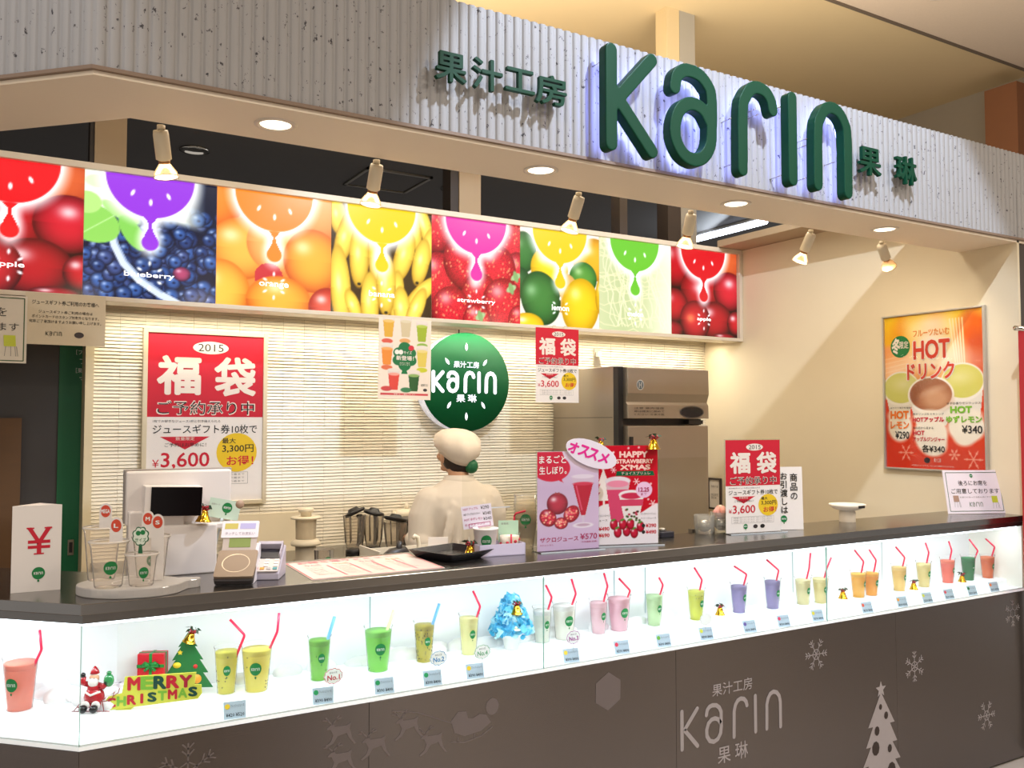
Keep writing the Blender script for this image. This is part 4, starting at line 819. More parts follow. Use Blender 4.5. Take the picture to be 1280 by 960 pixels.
# ---------------------------------------------------------------- blue flower arrangement
t = thing('flower_arrangement', 'cone of light blue artificial flowers in a small white pot', 'flowers', (1.535, 2.61, .832), CAMR)
b = B(); b.lathe([(.022, 0), (.024, .001), (.031, .046), (.033, .047), (.033, .051), (.029, .051), (.028, .044)], 24, cap=False); b.add([(.022 * cos(k * pi / 6), .022 * sin(k * pi / 6), .001) for k in range(12)], [tuple(range(12))]); b.out('pot', mat('pot_white', 'f2f2f0', .4), t)
r_ = np.random.RandomState(4); BL = [glowy('petal_blue', '74c8e4', .4, .6), glowy('petal_pale_blue', 'b8e4f0', .4, .6), glowy('petal_deep_blue', '48acd0', .4, .6)]
bs = [B(), B(), B()]
for k in range(330):
    u = r_.rand(); q = .05 + u * .115; rad = .062 * (1 - u) ** .75 + .008; a = r_.rand() * 6.283; c = Vector((rad * cos(a), rad * sin(a) * .85, q + .012 * r_.rand()))
    M = Euler((r_.rand() * 6, r_.rand() * 6, r_.rand() * 6)).to_matrix(); s_ = .010 + .009 * r_.rand()
    bs[r_.choice(3, p=[.45, .35, .2])].add([c + M @ Vector(p) * s_ for p in ((-1, -.3, 0), (-.3, -.8, .3), (.7, -.5, 0), (1, .4, .35), (.1, .9, 0), (-.8, .5, .3))], [(0, 1, 2, 3, 4, 5)])
bb = B(); bb.lathe([(.03, .047), (.05, .06), (.045, .09), (.02, .145), (.002, .165)], 12); bb.out('flower_core', BL[0], t)
for i, b in enumerate(bs): tag(b.out(('blue_petals', 'pale_blue_petals', 'deep_blue_petals')[i], BL[i], t, fix=False), kind='stuff')
b = B()
for k in range(9):
    a = k * .7; rr = .014 if k < 6 else .007; M = Euler((.9, 0, a)).to_matrix(); c = Vector((.016, -.052, .082)); b.add([c + M @ Vector(p) * rr for p in ((0, 0, 0), (.6, -.5, .2), (.3, -1.1, .5), (-.3, -1.1, .5), (-.6, -.5, .2))], [(0, 1, 2, 3, 4)])
b.ball((.016, -.056, .082), .005, 8, 6); b.out('white_flower', mat('petal_cream', 'e6eecc', .6), t, fix=False)
bell(1.535, 2.575, .955, 1.0, 'gold bell with red bow on top of the blue flower arrangement')
# ================================================================ FLAT POSTERS
def fbox(w, h, x0, x1, y0, y1): return (x0 * w, x1 * w, h - y1 * h, h - y0 * h)
LOGOD = mat('mark_dark', '3a3030', .5)
def lucky(t, w, h, z=0, fine=True):
    """red and white lucky bag sale sheet drawn in its local plane, origin at the lower left"""
    T = lambda s, x0, x1, y0, y1, m, **k: text(t, s, *fbox(w, h, x0, x1, y0, y1), m, z=z + k.pop('dz', .0012), **k)
    b = B(); b.box(0, w, 0, h, -.0015, 0); b.out('sheet', PAPER, t, (0, 0, z))
    b = B(); b.add([(0, h * .505, 0), (w, h * .505, 0), (w, h, 0), (0, h, 0)], [(0, 1, 2, 3)]); b.out('red_field', RED, t, (0, 0, z + .0006), fix=False)
    b = B(); disc(b, .53 * w, h * .922, .155 * w, .038 * h, 0, 28); b.out('oval', CREAMP, t, (0, 0, z + .001), fix=False)
    T('2015', .42, .64, .055, .10, BLACK, dz=.0016)
    T('福', .075, .45, .13, .365, CREAMP, bold=.045); T('袋', .56, .935, .13, .37, CREAMP, bold=.04)
    T('ご予約承り中', .075, .93, .395, .486, CREAMP, bold=.035); T('ご予約承り中', .085, .92, .402, .479, BLACK, bold=.0, dz=.0018)
    if fine: T('1枚でお好きなジュース1杯と引き換えられる', .05, .62, .512, .528, BLACK)
    T('ジュースギフト券10枚で', .05, .95, .54, .595, BLACK, bold=.008)
    b = B(); poly(b, [(.11 * w, .388 * h), (.32 * w, .312 * h), (.53 * w, .388 * h)]); b.out('red_triangle', RED, t, (0, 0, z + .0006), fix=False)
    if fine: T('数量限定', .24, .40, .614, .634, CREAMP); T('ご予約はお早めに！', .15, .50, .648, .672, BLACK, dz=.0016)
    T('¥', .05, .105, .745, .79, RED); T('3,600', .12, .53, .705, .805, RED, bold=.012)
    b = B(); disc(b, .77 * w, .29 * h, .18 * w, .118 * h, 0, 30); b.out('yellow_disc', YEL, t, (0, 0, z + .0006), fix=False)
    T('最大', .64, .76, .622, .655, BLACK, bold=.01); T('3,300円', .64, .92, .662, .712, BLACK, bold=.01); T('お得！', .68, .92, .73, .79, RED, bold=.015)
    b = B(); x0, x1, y0, y1 = fbox(w, h, .10, .87, .83, .90); strip(b, [(x0, y0), (x1, y0), (x1, y1), (x0, y1), (x0, y0)], .003 * w); b.out('notice_outline', GREY, t, (0, 0, z + .0006), fix=False)
    if fine:
        for k in range(3): T('※数量に限りがございます。詳しくは係の者まで', .13, .84, .836 + k * .021, .848 + k * .021, GREY)
    balloon(t, .35 * w, .065 * h, .038 * w, z + .001)
    for x, m in ((.53, LOGOD), (.66, BLACK)):
        b = B(); disc(b, x * w, .062 * h, .042 * w, .03 * w, 0, 18); b.out('round_mark', m, t, (0, 0, z + .001), fix=False)
# framed large poster on the tiled wall
t = thing('framed_poster', 'large framed red and white 2015 lucky bag poster on the tiled wall', 'poster', (.648, 4.632, 1.202), FY)
lucky(t, .565, .842, .004); b = B()
for x0, x1, y0, y1 in ((-.022, 0, -.022, .864), (.565, .587, -.022, .864), (0, .565, .842, .864), (0, .565, -.022, 0)): b.box(x0, x1, y0, y1, -.014, .014)
b.out('frame', mat('poster_frame', 'd9ccb0', .35, metal=.3), t, bevel=.002)
b = B(); b.box(0, .565, 0, .842, .0085, .0095); b.out('cover_sheet', clear('poster_cover', 'ffffff', .06, .05), t)
# small one hanging from the light box
t = thing('hanging_poster', 'small 2015 lucky bag sheet hanging from the light box, right of the round sign', 'poster', (2.672, 4.270, 1.715), FY); lucky(t, .300, .432)
b = B(); b.box(.12, .14, .425, .45, -.004, -.0016); b.box(.2, .22, .425, .45, -.004, -.0016); b.out('tape', mat('tape', 'd8d0b8', .3), t)
# the one standing on the counter in a clear stand
ACR = clear('acrylic', 'f6fafa', .03, .10)
def acrylic_stand(t, w, h, d=.07):
    b = B(); b.box(-.004, w + .004, 0, h + .004, -.0045, -.0020); b.box(-.004, w + .004, -.003, 0, -.035, d - .03); b.out('acrylic_holder', ACR, t)
    b = B(); b.box(-.004, w + .004, -.003, .001, d - .032, d - .030); b.out('stand_edge', mat('acrylic_edge', 'd8dce0', .1, em=.1), t)
t = thing('standing_poster', 'red and white 2015 lucky bag sheet in a clear stand on the counter', 'poster', (2.553, 2.635, 1.153), (RAD(90), 0, RAD(-9))); lucky(t, .268, .375, .0); acrylic_stand(t, .268, .375)
# new sizes poster
t = thing('hanging_poster', 'hanging sheet with seven juice cups around a green tree shape', 'poster', (1.708, 4.268, 1.722), (RAD(90), RAD(.6), 0)); w, h = .300, .425
p = Pic(w, h, 120, 'eadbc8')
def pcup(p, x, y, s_, c, top=None, lab=None):
    p.poly([(x - .035 * s_, y + .055 * s_), (x + .035 * s_, y + .055 * s_), (x + .024 * s_, y - .05 * s_), (x - .024 * s_, y - .05 * s_)], 'dcd0c4'); p.poly([(x - .031 * s_, y + .033 * s_), (x + .031 * s_, y + .033 * s_), (x + .022 * s_, y - .05 * s_), (x - .022 * s_, y - .05 * s_)], c)
    p.ell(x, y + .055 * s_, .036 * s_, .009 * s_, 'e2d8cc'); p.ell(x, y + .033 * s_, .031 * s_, .008 * s_, top or c)
    if lab: p.ell(lab[0], lab[1], .031, .013, lab[2])
for x, y, c, tp, l in ((.055, .375, 'dca838', 'e8c070', (.048, .303, 'd85a48')), (.152, .378, 'cfbe98', 'd8ccac', (.148, .308, 'dca060')), (.245, .358, '9cb02c', 'b4c454', (.248, .288, '8cb048')), (.048, .230, 'e48a34', 'eca860', (.048, .165, 'dc7048')), (.248, .225, 'dcc458', 'e4d084', (.248, .158, 'c8c830'))): pcup(p, x, y, 1, c, tp, l)
pcup(p, .088, .098, 1, 'd8483c', 'eca090', (.048, .055, 'c84848')); pcup(p, .202, .094, 1, '2c5c2c', '8cac60', (.158, .05, '3c7c50'))
for x, y, r_ in ((.148, .272, .035), (.115, .245, .032), (.181, .245, .032), (.112, .205, .032), (.184, .205, .032), (.148, .18, .035), (.148, .225, .04)): p.ell(x, y, r_, r_ * .85, '12703c')
p.poly([(.14, .17), (.156, .17), (.166, .135), (.130, .135)], '12703c'); p.ell(.185, .272, .016, .014, 'd02c3c'); p.ell(.104, .248, .013, None, 'f0e8dc'); p.ell(.126, .248, .013, None, 'f0e8dc')
p.rect(.015, .285, .022, .032, 'c83840'); p.out('sheet_print', PRINT, t, z=.0008)
b = B(); b.box(0, w, 0, h, -.0012, 0); b.out('sheet', PAPER, t); text(t, 'サイズ', .142, .188, .238, .256, CREAMP, bold=.01, z=.0014); text(t, '新登場！', .100, .200, .205, .230, CREAMP, bold=.03, z=.0014)
text(t, 'お好みの味を\nミニサイズで', .12, .178, .178, .196, CREAMP, z=.0014, res=1); text(t, '各種フルーツ飲料ございます', .09, .21, .0235, .031, CREAMP, z=.0014, res=1)
l = logo(.245, .072, .010, .011, .0018, 0, 0).out('lettering', mat('logo_grey_green', '8c9a80', .5), t, (0, 0, .0014), fix=False); b = B(); disc(b, .268, .052, .012, .008, 0, 16); b.out('round_mark', LOGOD, t, (0, 0, .0014), fix=False)
# round sign
t = thing('round_sign', 'round dark green lit sign with white lettering and seeds on the tiled wall', 'sign', (2.368, 4.55, 1.835), FY)
b = B(); b.lathe([(.285, -.085), (.285, 0)], 64); b.out('body', mat('sign_edge_white', 'e4e6f4', .4, em=.35), t)
b = B(); b.lathe([(.287, 0), (.287, .006), (.0001, .006)], 64, cap=False); b.out('face', mat('round_green', '06502a', .6, em=.12, emc='045a2c', spec=.2), t)
SL = mat('sign_lit_white', 'f0f2ff', .4, em=.92, emc='eceeff')
x0 = -.212; logo(x0, -.055, .1115, .108, .0215, .0065, .0075).out('lettering', SL, t, fix=False); text(t, '果汁工房', -.083, .083, .082, .120, SL, bold=.02, z=.0072); text(t, '果 琳', -.065, .068, -.118, -.072, SL, bold=.02, z=.0072)
for a, rr, tl in ((90, .205, 0), (38, .19, -35), (142, .19, 35), (-90, .20, 0), (-45, .19, 30), (-135, .19, -30)):
    b = B(); a_ = RAD(a); cx, cy = rr * cos(a_) * .90 * (1 if a in (90, -90) else .92), rr * sin(a_) * (1 if a in (90, -90) else 1.0); tt = RAD(tl)
    pts = [(0, .024), (.008, .008), (.009, -.006), (.003, -.022), (-.003, -.022), (-.009, -.006), (-.008, .008)]; poly(b, [(cx + x * cos(tt) - y * sin(tt), cy + x * sin(tt) + y * cos(tt)) for x, y in pts]); b.out('seed', SL, t, (0, 0, .0072), fix=False)
b = B(); b.tube([(-.02, .28, -.05), (-.02, .31, -.05)], .004, 6); b.out('bracket', mat('dark_steel'), t)
# HOT drink poster on the right wall
t = thing('framed_poster', 'orange and red framed hot drink poster with three steaming cups on the right wall', 'poster', (4.314, 3.188, 1.352), FX); w, h = .574, .832
p = Pic(w, h, 150).vgrad('d8341c', 'd8401c', 0, h * .5); p.mix(np.clip((p.Y - h * .42) / (h * .35), 0, 1), 'f0b020')
for k in range(9): p.ell(w * (.1 + .12 * k), h * (.97 - .03 * (k % 3)), .10, .07, ['f4c420', 'f09828', 'f6d848'][k % 3], k, soft=12, a=.6)
p.ell(w * .93, h * .75, .12, .2, 'e8601c', .2, soft=8, a=.85); p.ell(w * .95, h * .72, .07, .13, 'd4502c', .2, soft=8, a=.7); p.ell(w * .05, h * .68, .14, .11, 'f0a058', soft=6, a=.9)
for k in range(5): p.line([(w * (.68 + .03 * k), h * .95), (w * (.74 + .02 * k), h * .62)], .008, 'fae8b0', .8); p.line([(0, h * (.60 + .03 * k)), (.13, h * (.63 + .028 * k))], .004, 'f8c890', .8)
for cx, cy, rx, ry, a in ((.5, .93, .2, .06, .8), (.5, .80, .24, .14, .75), (.5, .68, .34, .08, .75), (.1, .62, .1, .05, .6), (.72, .72, .1, .08, .6)): p.ell(w * cx, h * cy, w * rx, h * ry, 'f8ead4', soft=26, a=a)
p.poly([(w * .0, h * .5), (w * .28, h * .5), (w * .26, h * .33), (w * .05, h * .33)], 'e6dccb'); p.poly([(w * .58, h * .55), (w * .99, h * .55), (w * .95, h * .33), (w * .66, h * .33)], 'e6dccb')
p.ell(w * .17, h * .52, w * .20, h * .115, 'efe6d6'); p.ell(w * .17, h * .525, w * .185, h * .10, 'cfcb6c'); p.ell(w * .2, h * .55, w * .14, h * .05, 'dcd694', soft=10, a=.7)
p.ell(w * .79, h * .55, w * .21, h * .12, 'efe6d6'); p.ell(w * .79, h * .555, w * .195, h * .105, 'd2ca62'); p.ell(w * .76, h * .58, w * .14, h * .05, 'e0d88c', soft=10, a=.7)
p.poly([(w * .24, h * .47), (w * .71, h * .47), (w * .63, h * .28), (w * .33, h * .28)], 'e0d4c4'); p.ell(w * .475, h * .475, w * .235, h * .12, 'f0e8da'); p.ell(w * .475, h * .478, w * .215, h * .105, '9c5a38'); p.ell(w * .53, h * .45, w * .15, h * .07, 'c89068', soft=10, a=.8); p.ell(w * .5, h * .5, w * .12, h * .02, 'd8b090', .3, soft=6, a=.5)
for cx, cy, rx, ry in ((.15, .27, .13, .10), (.13, .34, .11, .05), (.47, .22, .17, .13), (.45, .33, .16, .05), (.5, .15, .13, .07), (.82, .27, .18, .1), (.8, .34, .17, .05), (.8, .2, .1, .05)): p.ell(w * cx, h * cy, w * rx, h * ry, 'f2e6d0', soft=5)
for fx, fy, s_ in ((.21, .10, .045), (.70, .095, .03), (.88, .07, .05)):
    for k in range(6): a = k * pi / 3; p.line([(w * fx, h * fy), (w * fx + s_ * cos(a), h * fy + s_ * sin(a))], .005, 'f0a084'); p.ell(w * fx + s_ * .7 * cos(a), h * fy + s_ * .7 * sin(a), .006, None, 'f0a084')
p.out('sheet_print', PRINTG, t, z=.002)
T = lambda s, x0, x1, y0, y1, m, **k: text(t, s, *fbox(w, h, x0, x1, y0, y1), m, z=.0045, **k)
HR = mat('hot_red', 'd2402a', .4); b = B(); disc(b, w * .17, h * .80, w * .105, w * .105, 0, 26); b.out('green_disc', GREEN, t, (0, 0, .0035), fix=False)
T('冬', .08, .17, .14, .25, CREAMP, bold=.05, ital=.2); T('限定', .16, .26, .165, .215, CREAMP, bold=.02)
for s_, x0, x1, y0, y1 in (('HOT', .31, .68, .17, .295), ('ドリンク', .24, .72, .315, .425)): text(t, s_, *fbox(w, h, x0 - .01, x1 + .01, y0 - .006, y1 + .006), CREAMP, bold=.09, z=.0035); T(s_, x0, x1, y0, y1, HR, bold=.04)
T('フルーツたいむ', .31, .68, .10, .145, mat('hot_orange', 'e89040', .4), bold=.03)
T('HOT', .05, .25, .625, .68, ORG, bold=.06); T('レモン', .05, .25, .695, .745, ORG, bold=.05); T('¥290', .10, .25, .76, .81, BLACK, bold=.02); T('しぼりたて果汁を使用', .03, .27, .60, .612, BLACK)
T('HOTアップル', .29, .61, .665, .70, RED, bold=.05); T('HOT', .29, .41, .755, .785, RED, bold=.05); T('アップルジンジャー', .29, .61, .795, .825, RED, bold=.04); T('各¥340', .38, .61, .845, .895, BLACK, bold=.02); T('焼きリンゴをミキシング', .29, .61, .64, .655, BLACK); T('体の芯から温まる', .29, .50, .73, .745, BLACK)
T('HOT', .67, .88, .60, .645, LIME, bold=.06); T('ゆずレモン', .63, .97, .66, .705, LIME, bold=.05); T('¥340', .78, .97, .72, .77, BLACK, bold=.02); T('ゆずの香りでリラックス', .64, .96, .575, .59, BLACK)
b = B(); disc(b, w * .43, h * .055, .018, .015, 0, 18); b.out('round_mark', LOGOD, t, (0, 0, .004), fix=False); T('果汁工房', .50, .57, .93, .955, CREAMP); T('※写真はイメージです。なくなり次第終了となります。', .27, .7, .975, .985, CREAMP)
b = B()
for x0, x1, y0, y1 in ((-.010, 0, -.010, h + .010), (w, w + .012, -.010, h + .010), (0, w, h, h + .010), (0, w, -.010, 0)): b.box(x0, x1, y0, y1, -.005, .016)
b.out('frame', mat('silver_frame', 'c8c4bc', .3, metal=.7), t, bevel=.002)
b = B(); b.box(0, w, 0, h, .0065, .0075); b.out('cover_sheet', clear('poster_cover_glossy', 'ffffff', .03, .12), t)

# signs at the left under the light box
t = thing('hanging_notice', 'white notice about gift vouchers taped under the left end of the light box', 'notice', (.107, 4.262, 1.934), FY); w, h = .312, .222
b = B(); b.box(0, w, 0, h, -.001, 0); b.out('sheet', mat('notice_paper', 'cfc0a4', .6), t)
text(t, 'ジュースギフト券ご利用のお客様へ', .025, .285, .172, .192, BLACK, bold=.01)
for k, s_ in enumerate(('ジュースギフト券ご利用の場合は', 'ポイントカードのスタンプ対象外となります。', '何卒ご了承頂けますようお願い申し上げます。')): text(t, s_, .05 - .025 * (k > 0) - .01 * (k > 1), .26 + .025 * (k > 0) + .01 * (k > 1), .135 - .021 * k, .149 - .021 * k, BLACK, bold=.005)
logo(.080, .040, .0165, .0165, .0022, 0, 0).out('lettering', mat('logo_grey_green'), t, (0, 0, .001), fix=False); b = B(); disc(b, .208, .046, .019, .013, 0, 20); b.out('round_mark', LOGOD, t, (0, 0, .001), fix=False)
def chair_print(t, x, y, s_, m, z=.0012):
    b = B(); poly(b, [(x - .5 * s_, y + 1.0 * s_), (x + .35 * s_, y + 1.0 * s_), (x + .4 * s_, y + .1 * s_), (x - .45 * s_, y + .1 * s_)]); o = b.out('printed_chair', m, t, (0, 0, z), fix=False)
    b = B(); 
    for dx in (-.4, .05, .4, .55): strip(b, [(x + dx * s_ * .8, y + .1 * s_), (x + dx * s_, y - .7 * s_)], .04 * s_)
    b.out('chair_legs', GREY, o, fix=False)
CH = mat('chair_lime', 'c4cc3c', .5); CHB = mat('chair_brown', 'b0907c', .5)
t = thing('hanging_notice', 'framed seating notice with a lime chair, cut by the left edge of the picture', 'notice', (-.34, 4.258, 1.850), FY); w, h = .455, .285
b = B(); b.box(0, w, 0, h, -.004, 0); b.out('board', mat('notice_board', 'd9cfbe', .5), t); b = B(); strip(b, [(.01, .01), (w - .011, .01), (w - .011, h - .01), (.01, h - .01), (.01, .01)], .004); b.out('green_border', mat('border_green', '3c5c34', .5), t, (0, 0, .0008), fix=False)
text(t, '後ろにお席を', .10, .38, .195, .235, BLACK); text(t, 'ご用意しております', .04, .425, .135, .170, BLACK); chair_print(t, .395, .065, .052, CH); logo(.16, .03, .03, .03, .004, 0, 0).out('lettering', mat('logo_grey_green'), t, (0, 0, .001), fix=False)
# sign leaning at the right end of the counter
t = thing('table_sign', 'white seating sign with two printed chairs leaning at the right end of the counter', 'sign', (4.045, 2.650, 1.152), (RAD(78), 0, RAD(-24))); w, h = .305, .215
b = B(); b.box(0, w, 0, h, -.006, 0); b.out('board', mat('sign_board_white', 'efe6ea', .5), t); b = B(); strip(b, [(.012, .012), (w - .012, .012), (w - .012, h - .012), (.012, h - .012), (.012, .012)], .003); b.out('green_border', mat('border_green'), t, (0, 0, .0008), fix=False)
text(t, '後ろにお席を', .072, .225, .138, .164, BLACK, bold=.005); text(t, 'ご用意しております', .03, .283, .098, .124, BLACK, bold=.005); text(t, 'お座りになってお飲み頂けます', .07, .235, .077, .085, GREY)
chair_print(t, .052, .055, .034, CHB); chair_print(t, .255, .050, .036, CH); logo(.118, .035, .0185, .020, .003, 0, 0).out('lettering', mat('logo_grey_green'), t, (0, 0, .001), fix=False); balloon(t, w * .48, .187, .0085, .001)
# pomegranate poster and christmas poster in clear stands
t = thing('standing_poster', 'pomegranate juice poster with a tall red glass in a clear counter stand', 'poster', (1.633, 2.600, 1.153), (RAD(90), 0, RAD(-6))); w, h = .245, .345
p = Pic(w, h, 110).vgrad('c9aecd', 'd6c4d8'); p.mix(np.clip(1 - np.abs(p.Y - h * .62) / (h * .3), 0, 1) * .5, 'b79cc0'); p.mix(np.clip((p.Y - .8 * h) * 20, 0, 1) * np.clip((p.X - .5 * w) * 20, 0, 1) * .6, 'e6dce6')
p.ell(w * .23, h * .83, w * .30, h * .135, 'c8143c'); p.poly([(0, h), (w * .4, h), (w * .45, h * .9), (w * .0, h * .75)], 'c8143c'); p.poly([(w * .28, h * .72), (w * .42, h * .68), (w * .36, h * .76)], 'c8143c')
p.fruit(w * .32, h * .47, w * .17, h * .11, 'b83048', '5c1024', tex=.05); p.poly([(w * .27, h * .56), (w * .29, h * .59), (w * .32, h * .57), (w * .35, h * .59), (w * .37, h * .56)], 'a03c40')
for x, y, rx, ry, a in ((.17, .33, .14, .085, -.5), (.55, .36, .14, .08, .6), (.38, .27, .11, .06, 0)): 
    p.fruit(w * x, h * y, w * rx, h * ry, 'c4203c', '6c0c1c', ang=a, tex=.5); 
    for k in range(26): aa, rr = rng.rand() * 6.3, rng.rand() ** .5; p.ell(w * x + w * rx * .75 * rr * cos(aa), h * y + h * ry * .7 * rr * sin(aa), .004, .003, ['f09078', 'e4405c', 'f8c0a0'][k % 3], a=.9)
p.poly([(w * .55, h * .74), (w * .93, h * .74), (w * .78, h * .32), (w * .70, h * .32)], 'ccb8c8', .85); p.poly([(w * .575, h * .66), (w * .905, h * .66), (w * .775, h * .34), (w * .705, h * .34)], 'b41434'); p.ell(w * .74, h * .665, w * .165, h * .018, 'cc3854'); p.line([(w * .63, h * .64), (w * .72, h * .4)], .006, 'd85070', .8); p.ell(w * .74, h * .74, w * .19, h * .022, 'dccfdc')
p.rect(w * .725, w * .755, h * .25, h * .34, 'd0c0d0'); p.ell(w * .74, h * .24, w * .17, h * .028, 'e2d8e2'); p.ell(w * .74, h * .243, w * .11, h * .015, 'c0a0b4')
p.out('sheet_print', PRINTG, t, z=.0006); b = B(); b.box(0, w, 0, h, -.0015, 0); b.out('sheet', PAPER, t)
T = lambda s, x0, x1, y0, y1, m, **k: text(t, s, *fbox(w, h, x0, x1, y0, y1), m, z=.0014, **k)
T('まるごと', .03, .46, .04, .12, WHITE, bold=.01); T('生しぼり。', .03, .47, .15, .23, WHITE, bold=.01); T('ザクロジュース', .04, .66, .865, .915, mat('deep_pink', 'a82c5c', .4), bold=.015); T('¥570', .69, .97, .845, .905, mat('deep_pink'), bold=.01); T('（本体価格 ¥528）', .70, .97, .92, .94, mat('deep_pink')); T('※ジュレなし', .04, .26, .935, .95, mat('deep_pink'))
acrylic_stand(t, w, h)
b = B(); b.prism([(x, y) for x, y in [(.213 + .108 * cos(k * pi / 14) * cos(-.33) - .046 * sin(k * pi / 14) * sin(-.33), .335 + .108 * cos(k * pi / 14) * sin(-.33) + .046 * sin(k * pi / 14) * cos(-.33)) for k in range(28)]], .006, .008)
o = b.out('speech_card', mat('card_lilac', 'e6dce6', .5), t)
for i, (ch, x, y) in enumerate((('オ', .140, .358), ('ス', .180, .346), ('ス', .218, .334), ('メ', .262, .320))): text(o, ch, x - .021, x + .021, y - .021, y + .021, PINK, bold=.05, z=.0086, rotz=-.33, ital=.1)
t = thing('standing_poster', 'red christmas strawberry drink poster in a clear counter stand', 'poster', (1.900, 2.632, 1.153), (RAD(90), 0, RAD(-16))); w, h = .250, .362
p = Pic(w, h, 115, 'c41428'); p.mix(np.clip((.36 * h - p.Y + .02 * np.sin(p.X * 30)) / .004, 0, 1), 'ece2e4'); r_ = np.random.RandomState(2)
for k in range(24): p.ell(w * r_.rand(), h * (.4 + .6 * r_.rand()), .0025 + .003 * r_.rand(), None, 'ecb8bc')
for lv, (yy, ww) in enumerate(((.62, .11), (.53, .14), (.44, .17))): p.poly([(w * .14 - w * ww * .7, h * yy), (w * .14 + w * ww * .7, h * yy), (w * .14, h * (yy + .15))], 'f0e4dc')
p.rect(w * .13, w * .16, h * .36, h * .45, 'f0e4dc'); p.line([(w * .18, h * .92), (w * .24, h * .90), (w * .3, h * .93)], .008, 'f0dcdc')
p.poly([(w * .17, h * .64), (w * .56, h * .64), (w * .44, h * .22), (w * .26, h * .22)], 'd8b4bc'); p.poly([(w * .19, h * .55), (w * .54, h * .55), (w * .44, h * .22), (w * .26, h * .22)], 'd4486c'); p.ell(w * .365, h * .64, w * .2, h * .045, 'e6dce0'); p.ell(w * .365, h * .61, w * .17, h * .035, 'e88ca4')
p.poly([(w * .38, h * .50), (w * .78, h * .50), (w * .68, h * .20), (w * .48, h * .20)], 'e8e0dc'); p.poly([(w * .39, h * .45), (w * .77, h * .45), (w * .755, h * .38), (w * .41, h * .38)], 'd04464'); p.ell(w * .58, h * .50, w * .2, h * .045, 'eee4e4'); p.ell(w * .58, h * .485, w * .165, h * .033, 'c83050')
for k in range(18): p.ell(w * (.45 + .26 * r_.rand()), h * (.22 + .14 * r_.rand()), .005, .004, ['4c3028', 'b83048', '486838'][k % 3])
for x, y in ((.30, .20), (.36, .12), (.50, .13), (.62, .11), (.72, .17), (.44, .2), (.56, .2)): p.fruit(w * x, h * y, w * .062, h * .055, 'c8203c', '6c0814'); p.ell(w * x - .002, h * y + h * .045, .009, .004, '5c8c3c', .3)
p.ell(w * .78, h * .545, w * .13, h * .082, 'ecc4e0'); p.poly([(w * .35, h * .735), (w * .93, h * .735), (w * .95, h * .69), (w * .33, h * .69)], '14603c')
for fx, fy, s_ in ((.92, .40, .014), (.66, .63, .012), (.3, .75, .010)):
    for k in range(3): a = k * pi / 3; p.line([(w * fx - s_ * cos(a), h * fy - s_ * sin(a)), (w * fx + s_ * cos(a), h * fy + s_ * sin(a))], .003, 'f4d8d8')
p.out('sheet_print', PRINTG, t, z=.0006); b = B(); b.box(0, w, 0, h, -.0015, 0); b.out('sheet', PAPER, t)
XW = mat('xmas_cream', 'f2c8bc', .4)
T('HAPPY', .39, .84, .06, .125, XW, bold=.06); T('STRAWBERRY', .34, .93, .14, .185, XW, bold=.06); T("X'MAS", .40, .88, .195, .25, XW, bold=.06); T('チョイスプリュレ', .42, .88, .268, .300, XW); T('12.25', .69, .86, .43, .475, mat('deep_pink'), bold=.04); T('まで', .73, .82, .485, .51, mat('deep_pink'))
for s_, x0, x1, y0, y1 in (('¥490', .06, .23, .82, .86), ('¥690', .06, .23, .885, .925), ('¥390', .80, .97, .80, .84), ('¥490', .80, .97, .865, .905)): T(s_, x0, x1, y0, y1, RED, bold=.03)
T('チョコストロベリー', .02, .26, .70, .72, BLACK); T('ジュース', .02, .2, .745, .765, BLACK); T('ストロベリージュレ', .72, .97, .69, .71, BLACK); T('ベリージュース', .72, .97, .735, .755, BLACK)
b = B()
for x, y in ((.035, .84), (.035, .905), (.765, .82), (.765, .885)): disc(b, x * w, h - y * h, .007, .007, 0, 12)
b.out('size_dot', mat('dark_steel'), t, (0, 0, .001), fix=False); acrylic_stand(t, w, h, .08)
bell(1.925, 2.625, 1.505, .9, 'gold bell clipped on the left top corner of the christmas poster'); bell(2.118, 2.558, 1.500, 1.25, 'gold bell clipped on the right top corner of the christmas poster')
# vertical card
t = thing('table_sign', 'narrow white card with vertical black characters beside the lucky bag stand', 'sign', (2.815, 2.640, 1.151), (RAD(88), 0, RAD(-24))); w, h = .140, .262
b = B(); b.box(0, w, 0, h, -.002, 0); b.out('card', PAPER, t); text(t, '商\n品\nの', .086, .118, .125, .235, BLACK, bold=.02); text(t, 'お\n引\n渡\nし\nは', .042, .074, .068, .238, BLACK, bold=.02); balloon(t, .055, .045, .014, .001)
b = B(); b.box(w * .2, w * .8, 0, h * .5, -.05, -.048); b.box(w * .2, w * .8, 0, .002, -.05, -.002); b.out('card_foot', PAPER, t)
# ================================================================ BACK WORKTOP AND KITCHEN THINGS
bw = thing('back_worktop', 'stainless back worktop running along the tiled wall', 'worktop', (0, 0, 0))
b = B(); b.box(.42, 3.0, 4.08, 4.65, .90, .93); b.out('top', SS, bw, bevel=.002)
for i in range(4):
    x0 = .43 + i * .64; b = B(); b.box(x0, x0 + .635, 4.11, 4.64, .08, .898); c = b.out('cabinet', mat('cabinet_steel', '8a847c', .4, metal=.9), bw, bevel=.002)
    b = B(); b.box(x0 + .02, x0 + .615, 4.095, 4.109, .12, .86); b.out('door', mat('cabinet_steel'), c, bevel=.002)
lw = thing('inner_worktop', 'low stainless inner shelf behind the service counter', 'worktop', (0, 0, 0))
b = B(); b.box(.85, 3.0, 2.86, 3.20, .95, .98); b.out('top', SS, lw); b = B(); b.box(.87, 2.98, 2.88, 3.18, 0, .949); b.out('carcass', mat('cabinet_steel'), lw)
